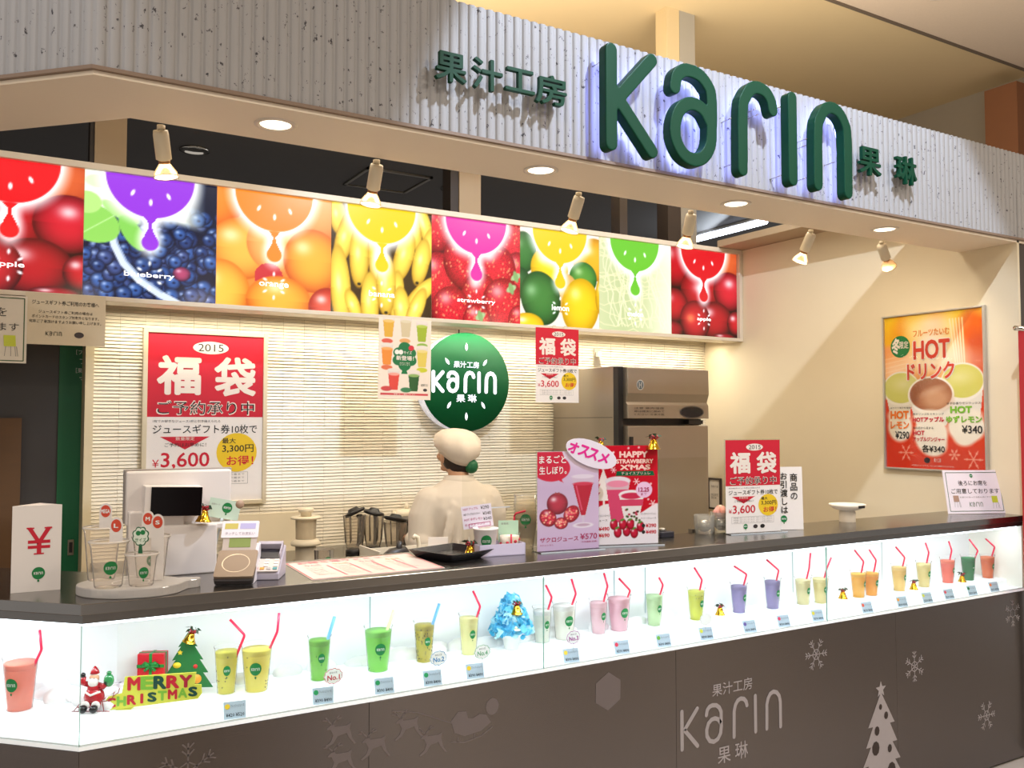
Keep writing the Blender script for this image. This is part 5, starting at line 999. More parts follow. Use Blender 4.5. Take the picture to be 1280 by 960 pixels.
# fridge
fr = thing('refrigerator', 'tall stainless commercial refrigerator with two doors in the right corner', 'refrigerator', (3.03, 3.97, 0))
FS = mat('fridge_steel', 'a59a8c', .42, metal=.85, noise=.06, nscale=3, stretch=(1, 1, .3)); FD = mat('fridge_black', '1c1a1a', .4)
b = B(); b.box(0, .645, .04, .66, .12, 1.92); b.out('cabinet', FS, fr, bevel=.002)
b = B(); b.box(.0, .035, -.004, .04, .12, 1.915); b.box(.035, .64, .02, .04, 1.585, 1.62); b.out('gasket', FD, fr)
b = B(); w_ = .63; pr = [(0, 1.622), (0, 1.915), (-.045, 1.908), (-.048, 1.765), (-.030, 1.715), (-.043, 1.70), (-.045, 1.622)]
b.prism([(y, z) for y, z in pr], .036, .643, Matrix(((0, 0, 1, 0), (1, 0, 0, 0), (0, 1, 0, 0), (0, 0, 0, 1)))); dr = b.out('door', FS, fr, bevel=.003, label='upper door with dark oval badge')
b = B(); disc(b, .51, 1.660, .085, .032, 0, 32); b.out('oval_display', mat('oval_dark', '15161c', .2), dr, (0, -.0465, 0), FY, fix=False)
b = B(); ring(b, .51, 1.660, .085, .092, .0002, 32, .40); b.out('oval_rim', mat('oval_rim', '5a5a60', .3, metal=.8), dr, (0, -.0465, 0), FY, fix=False)
b = B(); disc(b, .123, 1.812, .026, .029, 0, 20); e = b.out('round_emblem', mat('emblem_dark', '5a6c78', .3, metal=.5), dr, (0, -.0485, 0), FY, fix=False)
b = B(); strip(b, [(.115, 1.795), (.115, 1.828)], .006, .0004); strip(b, [(.131, 1.795), (.131, 1.828)], .006, .0004); strip(b, [(.115, 1.812), (.131, 1.812)], .005, .0004); ring(b, .123, 1.812, .022, .027, .0004, 24, 1.1); b.out('emblem_mark', mat('emblem_light', 'c8d0d4', .3, metal=.6), dr, (0, -.0489, 0), FY, fix=False)
for i, s_ in enumerate(('注意 庫内温度', '扉は確実に閉めて', 'ください 冷凍冷蔵')):
    o = text(dr, s_, .08, .30, 1.675 - i * .018, 1.687 - i * .018, mat('print_brown', '2e2620', .5), name='lettering'); o.rotation_euler = FY; o.location = (0, -.0462, 0)
b = B(); b.box(.036, .636, -.045, .02, .84, 1.580); d2 = b.out('door', FS, fr, bevel=.003); b = B(); b.box(.036, .636, -.045, .02, .15, .83); b.out('door', FS, fr, bevel=.003)
b = B(); b.box(.045, .062, -.062, -.045, .90, 1.52); b.out('handle', FD, d2, bevel=.002)
b = B(); b.box(.50, .61, -.03, .01, 1.590, 1.612); b.out('hinge', FD, fr)
b = B(); b.box(-.0015, 0, .05, .655, 1.625, 1.631); b.out('side_seam', mat('seam_grey', '6c645c', .5), fr)
for x in (.05, .6):
    for y in (.1, .6): b = B(); b.lathe([(.02, 0), (.02, .12)], 10, (x, y, 0)); b.out('leg', FD, fr)
# wall socket with plug and cord
t = thing('wall_socket', 'metal wall socket with white plug and hanging cord above the refrigerator', 'socket', (3.375, 4.645, 2.025), FY)
b = B(); b.box(-.024, .024, -.06, .055, 0, .006); b.out('plate', ALU, t, bevel=.002); b = B(); b.box(-.012, .014, .0, .035, .006, .035); b.out('plug', mat('plug_white', 'e0dcd0', .4), t, bevel=.003)
b = B(); b.tube([(0, .005, .03), (.004, -.03, .032), (.02, -.06, .02), (.06, -.085, .01), (.14, -.10, .01)], .004, 8); b.out('cord', mat('cord_grey', 'b4aca0', .5), t)
# water pipe along the wall
PW = mat('pipe_cream', 'e2d6bc', .4)
t = thing('water_pipe', 'cream horizontal water pipe with a round end valve behind the worker', 'pipe', (1.99, 4.60, 1.085))
b = B(); b.tube([(.0, 0, 0), (.68, 0, 0)], .014, 12); b.out('pipe', PW, t)
b = B(); b.tube([(-.045, -.02, 0), (.05, -.01, 0)], .030, 14); b.tube([(-.05, -.02, 0), (-.06, -.02, 0)], .024, 14); b.out('valve', PW, t); b = B(); b.tube([(.03, 0, .02), (.03, 0, .06)], .012, 8); b.tube([(.03, 0, -.02), (.03, 0, -.155)], .010, 8); b.out('valve_stem', PW, t)
t = thing('metal_box', 'grey metal equipment box under the pipe left of the worker', 'box', (1.93, 4.30, .93)); b = B(); b.box(-.06, .10, -.1, .1, 0, .165); b.out('housing', mat('box_grey', '5c5650', .5, metal=.5), t, bevel=.003)
b = B(); b.lathe([(.014, 0), (.014, .018)], 12, M=Matrix.Translation((-.03, -.1, .09)) @ Matrix.Rotation(RAD(90), 4, 'X')); b.out('knob', PW, t)
# white splash board
t = thing('white_board', 'low cream panel standing against the tiles behind the juicer', 'panel', (0, 0, 0)); b = B(); b.box(1.03, 1.40, 4.58, 4.60, .93, 1.13); b.out('panel', mat('panel_cream', 'e4d6b8', .5), t)
# juicer
t = thing('juicer', 'white juicer with clear hopper on the back worktop', 'juicer', (1.316, 4.2, .93))
b = B(); b.lathe([(.058, 0), (.058, .012), (.05, .016), (.05, .075), (.045, .078)], 28); b.out('base', mat('juicer_grey', 'a89c88', .4), t)
b = B(); b.lathe([(.044, .016), (.046, .07)], 24); b.out('bowl', mat('bowl_dark', '3c342c', .15), t)
b = B(); b.lathe([(.070, .078), (.072, .09), (.058, .104), (.050, .108)], 28); b.out('collar', PW, t)
b = B(); b.lathe([(.048, .104), (.050, .205)], 24, cap=False); b.out('hopper', clear('hopper_plastic', 'efe6d6', .2, .2, .45, 'e8dcc4'), t)
b = B(); b.lathe([(.072, .205), (.072, .212), (.066, .216)], 28); b.out('lid', PW, t); b = B(); b.lathe([(.026, .216), (.026, .232), (.036, .238), (.036, .252), (.026, .256)], 20); b.out('knob', PW, t)
# blender jars
JG = clear('jar_glass', 'f4eee4', .05, .15, .20, 'd8d0c4'); JB = mat('jar_black', '1e1a19', .4)
def jar(x, y, h, r, label, lidrot, hand=-60):
    t = thing('blender_jar', label, 'blender jar', (x, y, .93), group='blender jars on the back worktop')
    b = B(); b.lathe([(r * .62, .02), (r * .8, .06), (r, h), (r * 1.05, h + .004)], 24, cap=False)
    b.out('jar', JG, t); b = B()
    for k in range(8): a = k * pi / 4; b.tube([(r * .8 * cos(a), r * .8 * sin(a), .06), (r * .99 * cos(a), r * .99 * sin(a), h)], .0035, 6)
    tag(b.out('glass_ribs', clear('rib_glass', 'dcd4c8', .05, .3, .35, 'a89c8c'), t), kind='stuff')
    b = B(); b.lathe([(r * .75, 0), (r * .75, .02), (r * .6, .03)], 24); b.out('base_ring', JB, t)
    ca, sa = cos(RAD(hand)), sin(RAD(hand)); b = B(); b.tube([(r * ca * .95, r * sa * .95, h * .95), (r * 1.5 * ca, r * 1.5 * sa, h * .95), (r * 1.72 * ca, r * 1.72 * sa, h * .8), (r * 1.6 * ca, r * 1.6 * sa, h * .3), (r * .9 * ca, r * .9 * sa, h * .2)], [.011, .013, .014, .013, .01], 8); b.out('handle', JB, t)
    M = Matrix.Translation((0, 0, h + .012)) @ Euler(lidrot).to_matrix().to_4x4(); b = B(); b.lathe([(r * .8, -.006), (r * .98, .0), (r * .98, .010), (r * .55, .014), (r * .4, .028), (r * .25, .029)], 22, M=M); b.out('lid', JB, t)
jar(1.60, 4.30, .195, .058, 'left glass blender jar with tilted black lid', (RAD(-12), RAD(-22), 0), 50); jar(1.715, 4.33, .185, .055, 'middle glass blender jar partly hidden behind the right one', (RAD(5), RAD(12), 0), 60); jar(1.765, 4.16, .165, .062, 'right glass blender jar with large black handle', (RAD(-4), RAD(14), 0), -12)
# grey tub, black scoop, jug
t = thing('sink_tub', 'cream plastic tub behind the laminated menu', 'tub', (1.30, 3.02, .98)); b = B(); b.box(-.12, .20, -.10, .10, 0, .004); b.box(-.12, -.115, -.1, .1, 0, .165); b.box(.195, .20, -.1, .1, 0, .135); b.box(-.12, .2, .095, .10, 0, .15); b.box(-.12, .2, -.1, -.095, 0, .12); b.out('tub', mat('tub_cream', 'ddd2bc', .4), t)
t = thing('ice_scoop', 'black folded scoop lying in the cream tub', 'scoop', (1.30, 3.04, .985)); b = B(); b.tube([(-.07, 0, .10), (-.02, 0, .125), (.02, .01, .135), (.07, 0, .08)], [.018, .028, .026, .018], 10); b.tube([(.0, 0, .13), (.01, 0, .175)], [.014, .01], 8); b.tube([(-.05, 0, .09), (-.05, 0, 0)], .015, 8); b.tube([(.06, 0, .09), (.06, 0, 0)], .015, 8); b.out('scoop', JB, t)
t = thing('hook_handle', 'white hooked utensil handle sticking out of the tub', 'utensil', (1.385, 3.04, .984)); b = B(); b.tube([(0, 0, 0), (0, 0, .16), (-.004, 0, .185), (-.016, 0, .192), (-.024, 0, .182)], .008, 8); b.out('handle', PW, t)
t = thing('clear_jug', 'small clear cup with green mark beside the juicer', 'cup', (1.005, 3.0, .98)); b = B(); b.lathe([(.026, 0), (.034, .175), (.036, .178)], 20, cap=False); b.out('cup', clear('jug_clear', 'f0e8dc', .05, .3, .12, 'e8dccc'), t); balloon(t, 0, 0, .014).rotation_euler = FY
for o in COL.objects:
    if o.parent == t and o.name.startswith('logo_mark'): o.location = (0.004, -.036, .14); o.rotation_euler = (RAD(90), 0, RAD(-25))
# white corner shelf / document holder behind black tray
t = thing('white_holder', 'white plastic holder standing behind the black tray', 'holder', (1.49, 3.0, .98), (0, 0, RAD(-20))); b = B(); b.box(-.075, .075, -.03, -.026, 0, .165); b.box(-.075, .0, .026, .03, 0, .185); b.prism([(-.03, 0), (.03, 0), (.03, .14), (-.03, .19)], .071, .075, Matrix(((0, 0, 1, 0), (1, 0, 0, 0), (0, 1, 0, 0), (0, 0, 0, 1)))); b.box(-.075, .075, -.03, .03, 0, .003); b.out('holder', mat('holder_white', 'efe6dc', .4), t)
# framed picture on the right wall
t = thing('framed_notice', 'small dark framed notice on the right side wall behind the glasses', 'picture', (4.315, 4.62, 1.0), FX)
b = B()
for x0, x1, y0, y1 in ((-.0, .012, 0, .215), (.115, .13, 0, .215), (.012, .115, .203, .215), (.012, .115, 0, .012)): b.box(x0, x1, y0, y1, 0, .012)
b.out('frame', mat('frame_brown', '3a2c28', .4), t); b = B(); b.box(.012, .115, .012, .203, 0, .004); b.out('paper', PAPER, t); text(t, '営業許可証', .03, .10, .15, .165, GREY, z=.005); text(t, '食品衛生\n責任者', .03, .10, .07, .11, GREY, z=.005)

# ================================================================ ON THE SERVICE COUNTER
TZ = 1.1502
t = thing('yen_stand', 'white three sided card with a red yen sign at the left end of the counter', 'sign', (.049, 2.684, TZ), (0, 0, RAD(-2)))
b = B(); b.prism([(0, 0), (.117, 0), (.065, .085)], 0, .228, cap=False); b.out('card', mat('card_white', 'e9e2dc', .6), t)
b = B(); b.prism([(0.001, 0.0008), (.116, .0008), (.065, .084)], .226, .2265); b.out('inner_fold', mat('card_white'), t)
text(t, '¥', .034, .094, .098, .170, RED, bold=.006, name='lettering').rotation_euler = FY
b = B(); s_ = lambda x0, x1, y0, y1: b.add([(x0, -.0012, y0), (x1, -.0012, y0), (x1, -.0012, y1), (x0, -.0012, y1)], [(0, 1, 2, 3)])
s_(.034, .052, .166, .1695); s_(.076, .094, .166, .1695); s_(.052, .076, .098, .1015); b.out('serif', RED, t, fix=False)
for o in list(COL.objects):
    if o.parent == t and o.name.startswith('lettering'): o.location = (0, -.0008, 0)
m_ = balloon(t, 0, 0, .0155); m_.rotation_euler = FY; m_.location = (.064, -.0008, .048)
t = thing('dark_device', 'dark rounded device cut by the left edge of the picture', 'device', (-.045, 2.86, TZ)); b = B(); b.rbox(-.05, .05, -.04, .04, 0, .075, .02); b.out('body', mat('device_dark', '26242c', .4), t, bevel=.006)
# paddle shaped acrylic stand with sample cups
AC = mat('acrylic_block', 'e6e2de', .12, trans=.0, coat=.6)
t = thing('acrylic_base', 'clear paddle shaped acrylic display base with sample cups on the counter corner', 'stand', (.326, 2.556, TZ), CAMR)
b = B(); pts = [(.137 * cos(a), .108 * sin(a)) for a in [RAD(d_) for d_ in range(52, 52 + 316, 8)]]; pts += [(.135, .025), (.155, .045), (.19, .06), (.20, .075), (.195, .10), (.18, .108), (.15, .10), (.115, .088)]
pts = [(.137 * cos(RAD(d_)), .108 * sin(RAD(d_))) for d_ in range(44, 372, 8)] + [(.140, .040), (.155, .052), (.160, .060), (.160, .076), (.152, .084), (.135, .084), (.110, .083)]
b.prism(pts, 0, .024); b.out('paddle', clear('acrylic_thick', 'f2efec', .05, .45, .45, 'e8e4e0'), t, bevel=.003)
b = B(); ring(b, 0, 0, .045, .047, .0246, 30); b.out('etched_ring', mat('etch', 'f4f2f0', .5), t, fix=False)
def sample(x, y, z, rt, rb, h, label, card, word, cardz, cx=0, mk=True):
    t = thing('sample_cup', label, 'cup', (x, y, z), CAMR, 'empty sample cups on the acrylic base')
    R = lambda q: rb + (rt - rb) * q / h
    b = B(); b.lathe([(.0001, .001), (rb - .002, 0), (rb, .003), (rt - .0015, h - .012), (rt, h - .010), (rt + .001, h - .006), (rt + .0035, h - .003), (rt + .0035, h), (rt, h + .001)], 30, cap=False); b.out('cup', clear('sample_plastic', 'fbf8f4', .08, .08, .12, 'f8f2ea'), t, fix=False)
    b = B(); b.lathe([(rt + .002, h - .003), (rt + .0042, h - .001), (rt + .002, h + .002)], 30, cap=False); b.out('rim', clear('rim_plastic', 'f8f4f0', .1, .5, .55, 'f4efe8'), t, fix=False)
    if mk: mark_on_cup(t, R, rt * .36, h * .45, .55)
    if card == 'tree':
        b = B(); b.prism(cloud_pts(cx, h + .045, .023, .026, 8, .16), -.001, 0); b.prism([(cx - .006, h), (cx + .006, h), (cx + .004, h + .022), (cx - .004, h + .022)], -.001, .0002); o = b.out('topper', mat('topper_green', '14603a', .5), t, (0, 0, 0), FY)
        b = B(); poly(b, cloud_pts(cx, h + .045, .020, .023, 8, .16)); b.out('topper_face', mat('topper_face', 'dfe8d8', .5), o, (0, 0, .0005), fix=False); text(o, 'サイズ', cx - .014, cx + .015, h + .030, h + .041, GREEN, bold=.01, z=.001)
        b = B(); disc(b, cx - .006, h + .053, .0065, None, 0, 12); disc(b, cx + .006, h + .055, .0065, None, 0, 12); b.out('green_dots', GREEN, o, (0, 0, .001), fix=False)
    else:
        b = B(); w2 = .017; b.prism([(cx + w2 * cos(RAD(a)), h + cardz + .0 + .019 * sin(RAD(a))) for a in range(0, 181, 15)] + [(cx - w2, h - .004), (cx + w2, h - .004)], -.001, 0); o = b.out('size_card', mat('card_white'), t, (0, .0, 0), FY)
        b = B(); disc(b, cx, h + cardz - .003, .0135, .0165, 0, 20); q = b.out('orange_disc', mat('size_orange', 'd4482c', .5), o, (0, 0, .0006), fix=False)
        hw = .006 if len(word) == 1 else .012; text(o, word, cx - hw, cx + hw, h + cardz - .0085, h + cardz + .0025, WHITE, bold=.04, z=.0016)
TS = TZ + .0248
sample(.262, 2.636, TS, .0465, .034, .142, 'tallest empty sample cup marked MEGA at the back left of the base', 'card', 'MEGA', .045, .008, False); sample(.266, 2.512, TS, .0465, .034, .118, 'big empty sample cup marked L at the front of the base', 'card', 'L', .042, .018)
sample(.383, 2.612, TS, .047, .036, .112, 'empty sample cup marked S and M at the back right of the base', 'card', 'M', .050, -.010, True); sample(.343, 2.492, TS, .039, .030, .082, 'smallest empty sample cup with green cloud topper', 'tree', '', 0, -.004)
t = thing('size_card', 'white card with orange disc marked S behind the smallest sample cup', 'card', (.390, 2.552, TS), CAMR)
b = B(); b.prism([(.017 * cos(RAD(a)), .158 + .019 * sin(RAD(a))) for a in range(0, 181, 15)] + [(-.017, 0), (.017, 0)], -.001, 0); b.out('card', mat('card_white'), t, (0, 0, 0), FY); b = B(); disc(b, 0, .155, .0135, .0165, .0006, 20); b.out('orange_disc', mat('size_orange'), t, (0, 0, 0), FY, fix=False); text(t, 'S', -.006, .006, .149, .160, WHITE, bold=.04).rotation_euler = FY
for o in list(COL.objects):
    if o.parent == t and o.name.startswith('lettering'): o.location = (0, -.0015, 0)
# cash register
PG = mat('pos_white', 'e4dcd6', .4); t = thing('cash_register', 'white cash register seen from behind with black customer display', 'cash register', (.49, 2.80, TZ), (0, 0, RAD(-2)))
b = B(); b.box(-.150, .150, .0, .035, .145, .305); b.out('screen_back', PG, t, bevel=.006); b = B(); b.box(-.155, .155, .026, .045, .15, .31); b.out('screen_bezel', mat('bezel_grey', '8f8780', .4), t, bevel=.004)
b = B(); b.box(-.06, .10, -.05, .03, 0, .145); b.out('pedestal', PG, t, bevel=.004); b = B(); b.box(-.075, .155, -.045, .03, .130, .147); b.out('hinge_cover', PG, t, bevel=.003); b = B(); b.box(-.145, -.06, -.03, .03, .0, .19); b.out('printer', PG, t, bevel=.006)
b = B(); b.box(-.115, .045, -.075, .0, .175, .262, Matrix.Rotation(RAD(2), 4, 'Y')); dp = b.out('customer_display', PG, t, bevel=.003)
b = B(); b.box(-.098, .043, -.0785, -.075, .176, .260, Matrix.Rotation(RAD(2), 4, 'Y')); b.out('display_screen', mat('screen_black', '100b0c', .12, spec=.15), dp, bevel=.001)
b = B(); b.box(-.055, .005, -.04, .0, .145, .18); b.out('display_neck', PG, t)
b = B(); b.box(.115, .135, -.002, 0, .153, .160); b.out('vent', mat('bezel_grey'), t)
bell(.545, 2.735, 1.305, 1.15, 'gold bell hanging at the lower right of the customer display', (0, RAD(4), 0))
t = thing('loyalty_card', 'pale green card with green mark clipped on the right of the cash register', 'card', (.615, 2.78, 1.335), (RAD(90), RAD(12), RAD(-3))); b = B(); b.box(-.047, .047, -.029, .029, 0, .001); b.out('card', mat('card_pale_green', 'c4d8c4', .4), t); balloon(t, .008, .005, .015, .0016)
b = B(); b.lathe([(.013, .0), (.013, .0015)], 20, (.043, .022, 0)); b.out('stamp', mat('stamp_brown', 'a88c74', .5), t); text(t, '会員カード', -.04, -.015, .008, .014, GREY, z=.0014); b = B(); b.box(-.004, .004, -.0345, -.028, -.004, .002); b.box(-.003, .003, -.19, -.028, -.004, -.002); b.out('clip', mat('wire_clear'), t)
# card reader and pin pad
t = thing('card_reader', 'white sloped card reader with brown round tray and small green screen', 'card reader', (.612, 2.575, TZ), (0, 0, RAD(-24)))
MX = Matrix(((0, 0, 1, 0), (1, 0, 0, 0), (0, 1, 0, 0), (0, 0, 0, 1)))
b = B(); b.prism([(-.062, 0), (.06, 0), (.06, .098), (.035, .098), (-.062, .018)], -.052, .052, MX); b.out('body', mat('reader_white', 'e6e0e4', .4), t, bevel=.002)
Mt = Matrix.Translation((0, -.026, .052)) @ Matrix.Rotation(RAD(38), 4, 'X'); b = B(); b.rbox(-.054, .054, -.058, .042, .002, .010, .006, Mt); tr = b.out('tray', mat('reader_brown', '94806c', .45, metal=.2), t)
b = B(); b.v = []; ring(b, 0, -.008, .036, .038, .0108, 30, .9); b.v = [tuple(Mt @ Vector(q)) for q in b.v]; b.out('circle', mat('reader_ring', 'd8c8b0', .3, metal=.5), tr)
b = B(); b.rbox(-.053, .053, -.066, .0, -.012, .0018, .006, Mt); b.out('tray_skirt', mat('reader_skirt', '3c3634', .5), t)
Mu = Matrix.Translation((0, .034, .104)) @ Matrix.Rotation(RAD(62), 4, 'X'); b = B(); b.rbox(-.050, .044, -.028, .020, -.004, .006, .003, Mu); hd = b.out('screen_housing', mat('reader_beige', 'c8b8ac', .4), t)
b = B(); b.box(-.032, .028, -.018, .010, .0062, .0072, Mu); b.out('green_screen', mat('lcd_green', '8c9c54', .2), hd)
Ms = Matrix.Translation((-.004, .046, .136)) @ Matrix.Rotation(RAD(55), 4, 'X'); b = B(); b.rbox(-.053, .051, -.024, .030, -.002, .002, .004, Ms); sg = b.out('sign_plate', mat('reader_white'), t)
for x0, x1, y0, y1, c in ((-.045, -.008, .004, .022, 'c8b85c'), (-.002, .042, .004, .022, 'b8b0d8')): b = B(); b.box(x0, x1, y0, y1, .0022, .0026, Ms); b.out('printed_panel', mat('pp_' + c, c, .5), sg)
o = text(sg, 'タッチしてお支払い', -.042, .042, -.016, -.006, mat('print_mauve', 'a08c98', .5), z=0); o.matrix_local = Ms @ Matrix.Translation((0, 0, .003))
t = thing('pin_pad', 'grey payment keypad with coloured keys beside the card reader', 'keypad', (.705, 2.598, TZ), (0, 0, RAD(-26)))
b = B(); b.prism([(-.062, 0), (.05, 0), (.05, .085), (-.062, .018)], -.040, .040, MX); b.out('base', mat('pad_grey', 'b4acb8', .4), t, bevel=.003)
Mp = Matrix.Translation((0, -.02, .046)) @ Matrix.Rotation(RAD(31), 4, 'X')
b = B(); b.rbox(-.036, .036, -.048, .006, .001, .005, .004, Mp); kp = b.out('key_plate', mat('key_plate', 'd8ccc4', .4), t)
for r_i in range(4):
    for c_i in range(4 if r_i == 3 else 3):
        col = ['c84844', 'dc9c38', 'b8b0ac', '4c9498'][c_i] if r_i == 3 else 'e8e2dc'; n3 = 4 if r_i == 3 else 3
        xx = -.027 + c_i * (.054 / (n3 - 1)); yy = .0 - r_i * .0125; b = B(); b.box(xx - .006, xx + .006, yy - .004, yy + .004, .005, .0075, Mp); b.out('key', mat('key_' + col, col, .4), kp)
b = B(); b.box(-.031, .031, .012, .052, .001, .003, Mp); b.out('display_screen', mat('pad_screen', '2c2a30', .15), t)
b = B(); b.box(-.036, -.032, .008, .070, .0, .022, Mp); b.box(.032, .036, .008, .070, .0, .022, Mp); b.box(-.036, .036, .056, .070, .0, .020, Mp); b.out('hood', mat('pad_grey'), t, bevel=.002)
# menu sheet
t = thing('menu_sheet', 'laminated menu sheet with red writing lying flat on the counter', 'menu', (0, 0, TZ))
b = B(); b.prism([(.793, 2.470), (1.214, 2.470), (1.235, 2.805), (.809, 2.798)], 0, .0012); b.out('sheet', mat('laminated_sheet', 'eddbd0', .2), t)
pk = mat('menu_pink', 'd86c78', .5); mo = mat('menu_orange', 'e8a868', .5); b = B(); strip(b, [(.798, 2.474), (1.209, 2.474), (1.230, 2.800), (.813, 2.793), (.798, 2.474)], .004); b.out('red_border', mat('menu_red', 'c43c4c', .5), t, (0, 0, .0016), fix=False)
b = B(); 
for k in range(4): x = .91 + k * .075; strip(b, [(x, 2.50), (x + .004, 2.70)], .006)
b.out('column_lines', pk, t, (0, 0, .0016), fix=False)
for k in range(4):
    text(t, 'フレッシュ\nジュース\nミックス\nスムージー', .835 + k * .09, .89 + k * .09, 2.53, 2.68, GREY, z=.0018, res=1); text(t, 'りんご', .85 + k * .09, .90 + k * .09, 2.70, 2.73, mo if k % 2 else pk, z=.0018, bold=.02)
text(t, 'お持ち帰りメニュー', .84, 1.16, 2.75, 2.785, pk, z=.0018, bold=.02)
# black tray
t = thing('serving_tray', 'square black tray with raised rim on the counter', 'tray', (1.338, 2.665, TZ), (0, 0, RAD(18)))
b = B(); w0, w1, h_ = .085, .105, .026
v = [(sx * w0, sy * w0, .0) for sx, sy in ((-1, -1), (1, -1), (1, 1), (-1, 1))] + [(sx * w1, sy * w1, h_) for sx, sy in ((-1, -1), (1, -1), (1, 1), (-1, 1))] + [(sx * (w1 - .004), sy * (w1 - .004), h_) for sx, sy in ((-1, -1), (1, -1), (1, 1), (-1, 1))] + [(sx * w0, sy * w0, .006) for sx, sy in ((-1, -1), (1, -1), (1, 1), (-1, 1))]
b.add(v, [(3, 2, 1, 0)] + [(i, (i + 1) % 4, 4 + (i + 1) % 4, 4 + i) for i in range(4)] + [(4 + i, 4 + (i + 1) % 4, 8 + (i + 1) % 4, 8 + i) for i in range(4)] + [(8 + i, 8 + (i + 1) % 4, 12 + (i + 1) % 4, 12 + i) for i in range(4)] + [(12, 13, 14, 15)]); b.out('tray', mat('tray_black', '1c1b1e', .25, bump=.1), t)
# box of sample desserts
t = thing('tray_box', 'shallow lilac white box holding small sample cups', 'box', (1.495, 2.640, TZ), (0, 0, RAD(-6)))
b = B(); b.box(-.085, .085, -.05, .05, 0, .003); b.box(-.085, .085, -.05, -.047, 0, .040); b.box(-.085, .085, .047, .05, 0, .040); b.box(-.085, -.082, -.05, .05, 0, .040); b.box(.082, .085, -.05, .05, 0, .040); b.out('box', mat('box_lilac', 'd6cce0', .5), t)
t = thing('paper_cup', 'white paper cup with round green mark in the shallow box', 'cup', (1.453, 2.645, TZ + .0035), CAMR); b = B(); b.lathe([(.030, 0), (.042, .082), (.044, .083), (.044, .088), (.041, .088), (.030, .01)], 26, cap=False); b.out('cup', mat('cup_white', 'f0eae4', .5), t)
mark_on_cup(t, lambda q: .030 + .012 * q / .082, .020, .046, .12)
t = thing('price_sign', 'handwritten hot drink price card standing over the white paper cup', 'sign', (1.455, 2.675, TZ + .0035), (RAD(86), RAD(-7), RAD(-24))); b = B(); b.box(-.052, .052, .085, .163, 0, .0015); b.box(-.003, .003, 0, .085, -.001, .0); b.out('card', mat('card_lilac_white', 'e4dce8', .5), t)
MG = mat('ink_magenta', 'b02c6c', .5)
for i, (s_, m) in enumerate((('HOT アップル', MG), ('HOT アップルジンジャー', BLACK), ('HOT ゆずレモン', MG), ('ホットドリンク', MG))): text(t, s_, -.046, .006 + .006 * i, .148 - i * .018, .157 - i * .018, m, z=.002, bold=.01)
text(t, '¥290', .015, .044, .146, .158, BLACK, z=.002); text(t, '¥340', .020, .048, .126, .137, BLACK, z=.002); text(t, '¥340', .020, .048, .108, .119, BLACK, z=.002); b = B(); strip(b, [(-.032, .088), (.042, .088), (.042, .101), (-.032, .101), (-.032, .088)], .002, .002); b.out('magenta_outline', MG, t, fix=False)
t = thing('dessert_cup', 'small sample cup with strawberries and red straw in the shallow box', 'cup', (1.545, 2.640, TZ + .0035), CAMR); b = B(); b.lathe([(.028, 0), (.036, .062), (.038, .064)], 22, cap=False); b.out('cup', CUPM, t, fix=False); b = B(); b.lathe([(.0001, .002), (.026, .002), (.034, .056), (.0001, .060)], 20, cap=False); b.out('cream', mat('dessert_cream', 'ece0cc', .6), t)
b = B(); 
for k in range(10): a = k * .9; b.ball((.0315 * cos(a), .0315 * sin(a), .012 + .0045 * k), .006, 8, 6)
tag(b.out('strawberry_pieces', mat('berry', 'c8283c', .4), t), kind='stuff'); b = B(); b.tube([(.006, -.034, .0), (.006, -.036, .065)], .003, 8); b.out('straw', mat('straw_red'), t)
t = thing('info_card', 'pale green card standing behind the dessert cup', 'card', (1.555, 2.665, TZ + .0035), (RAD(90), 0, RAD(-26))); b = B(); b.box(-.035, .035, .03, .105, 0, .001); b.box(-.003, .003, 0, .03, 0, .001); b.out('card', mat('card_mint', 'bcdcc0', .5), t); text(t, '新発売', -.025, .0, .09, .098, GREY)
t = thing('cup_stack', 'tall stack of clear plastic cups with a green mark, left of the pomegranate poster', 'cups', (1.655, 2.715, TZ), CAMR)
SM = clear('stack_plastic', 'fcf8ee', .1, .12, .17, 'fff8ea')
for k in range(9): b = B(); z = k * .0125; b.lathe([(.028, z), (.040, z + .085), (.0425, z + .0865), (.0425, z + .0895)], 26, cap=False); b.out('cup', SM, t, fix=False)
mark_on_cup(t, lambda q: .041, .019, .105, .0); b = B(); b.tube([(-.04, -.045, .118), (-.034, -.047, .128), (.0, -.048, .137)], .0035, 8); b.tube([(-.04, -.045, .118), (-.04, -.04, .0)], .0035, 8); b.out('straw', mat('straw_red'), t)
# glasses near the pick-up end
GG = clear('glass_tumbler', 'f8f8f4', .03, .3, .16, 'fffaf0')
for i, (x, y, r_, h_, lb_) in enumerate(((2.500, 2.705, .042, .074, 'glass bowl furthest left of the shiny glasses by the lucky bag stand'), (2.590, 2.700, .046, .082, 'glass bowl in the middle of the shiny glasses'), (2.672, 2.706, .040, .078, 'glass bowl furthest right of the shiny glasses'))):
    t = thing('glass_bowl', lb_, 'glass', (x, y, TZ), group='shiny glass bowls on the counter'); b = B(); b.lathe([(.0001, 0), (r_ * .8, 0), (r_ * .85, .006), (r_ * .95, h_ * .4), (r_, h_), (r_ - .003, h_), (r_ * .9, h_ * .4), (.0001, .01)], 16, cap=False, sm=False); b.out('bowl', GG, t)
    b = B(); b.ball((0, 0, h_ * .42), (r_ * .72, r_ * .72, h_ * .36), 9, 6); b.out('foil_wrap', mat('foil', 'c8c6c0', .12, metal=1, bump=.4, nscale=60), t)
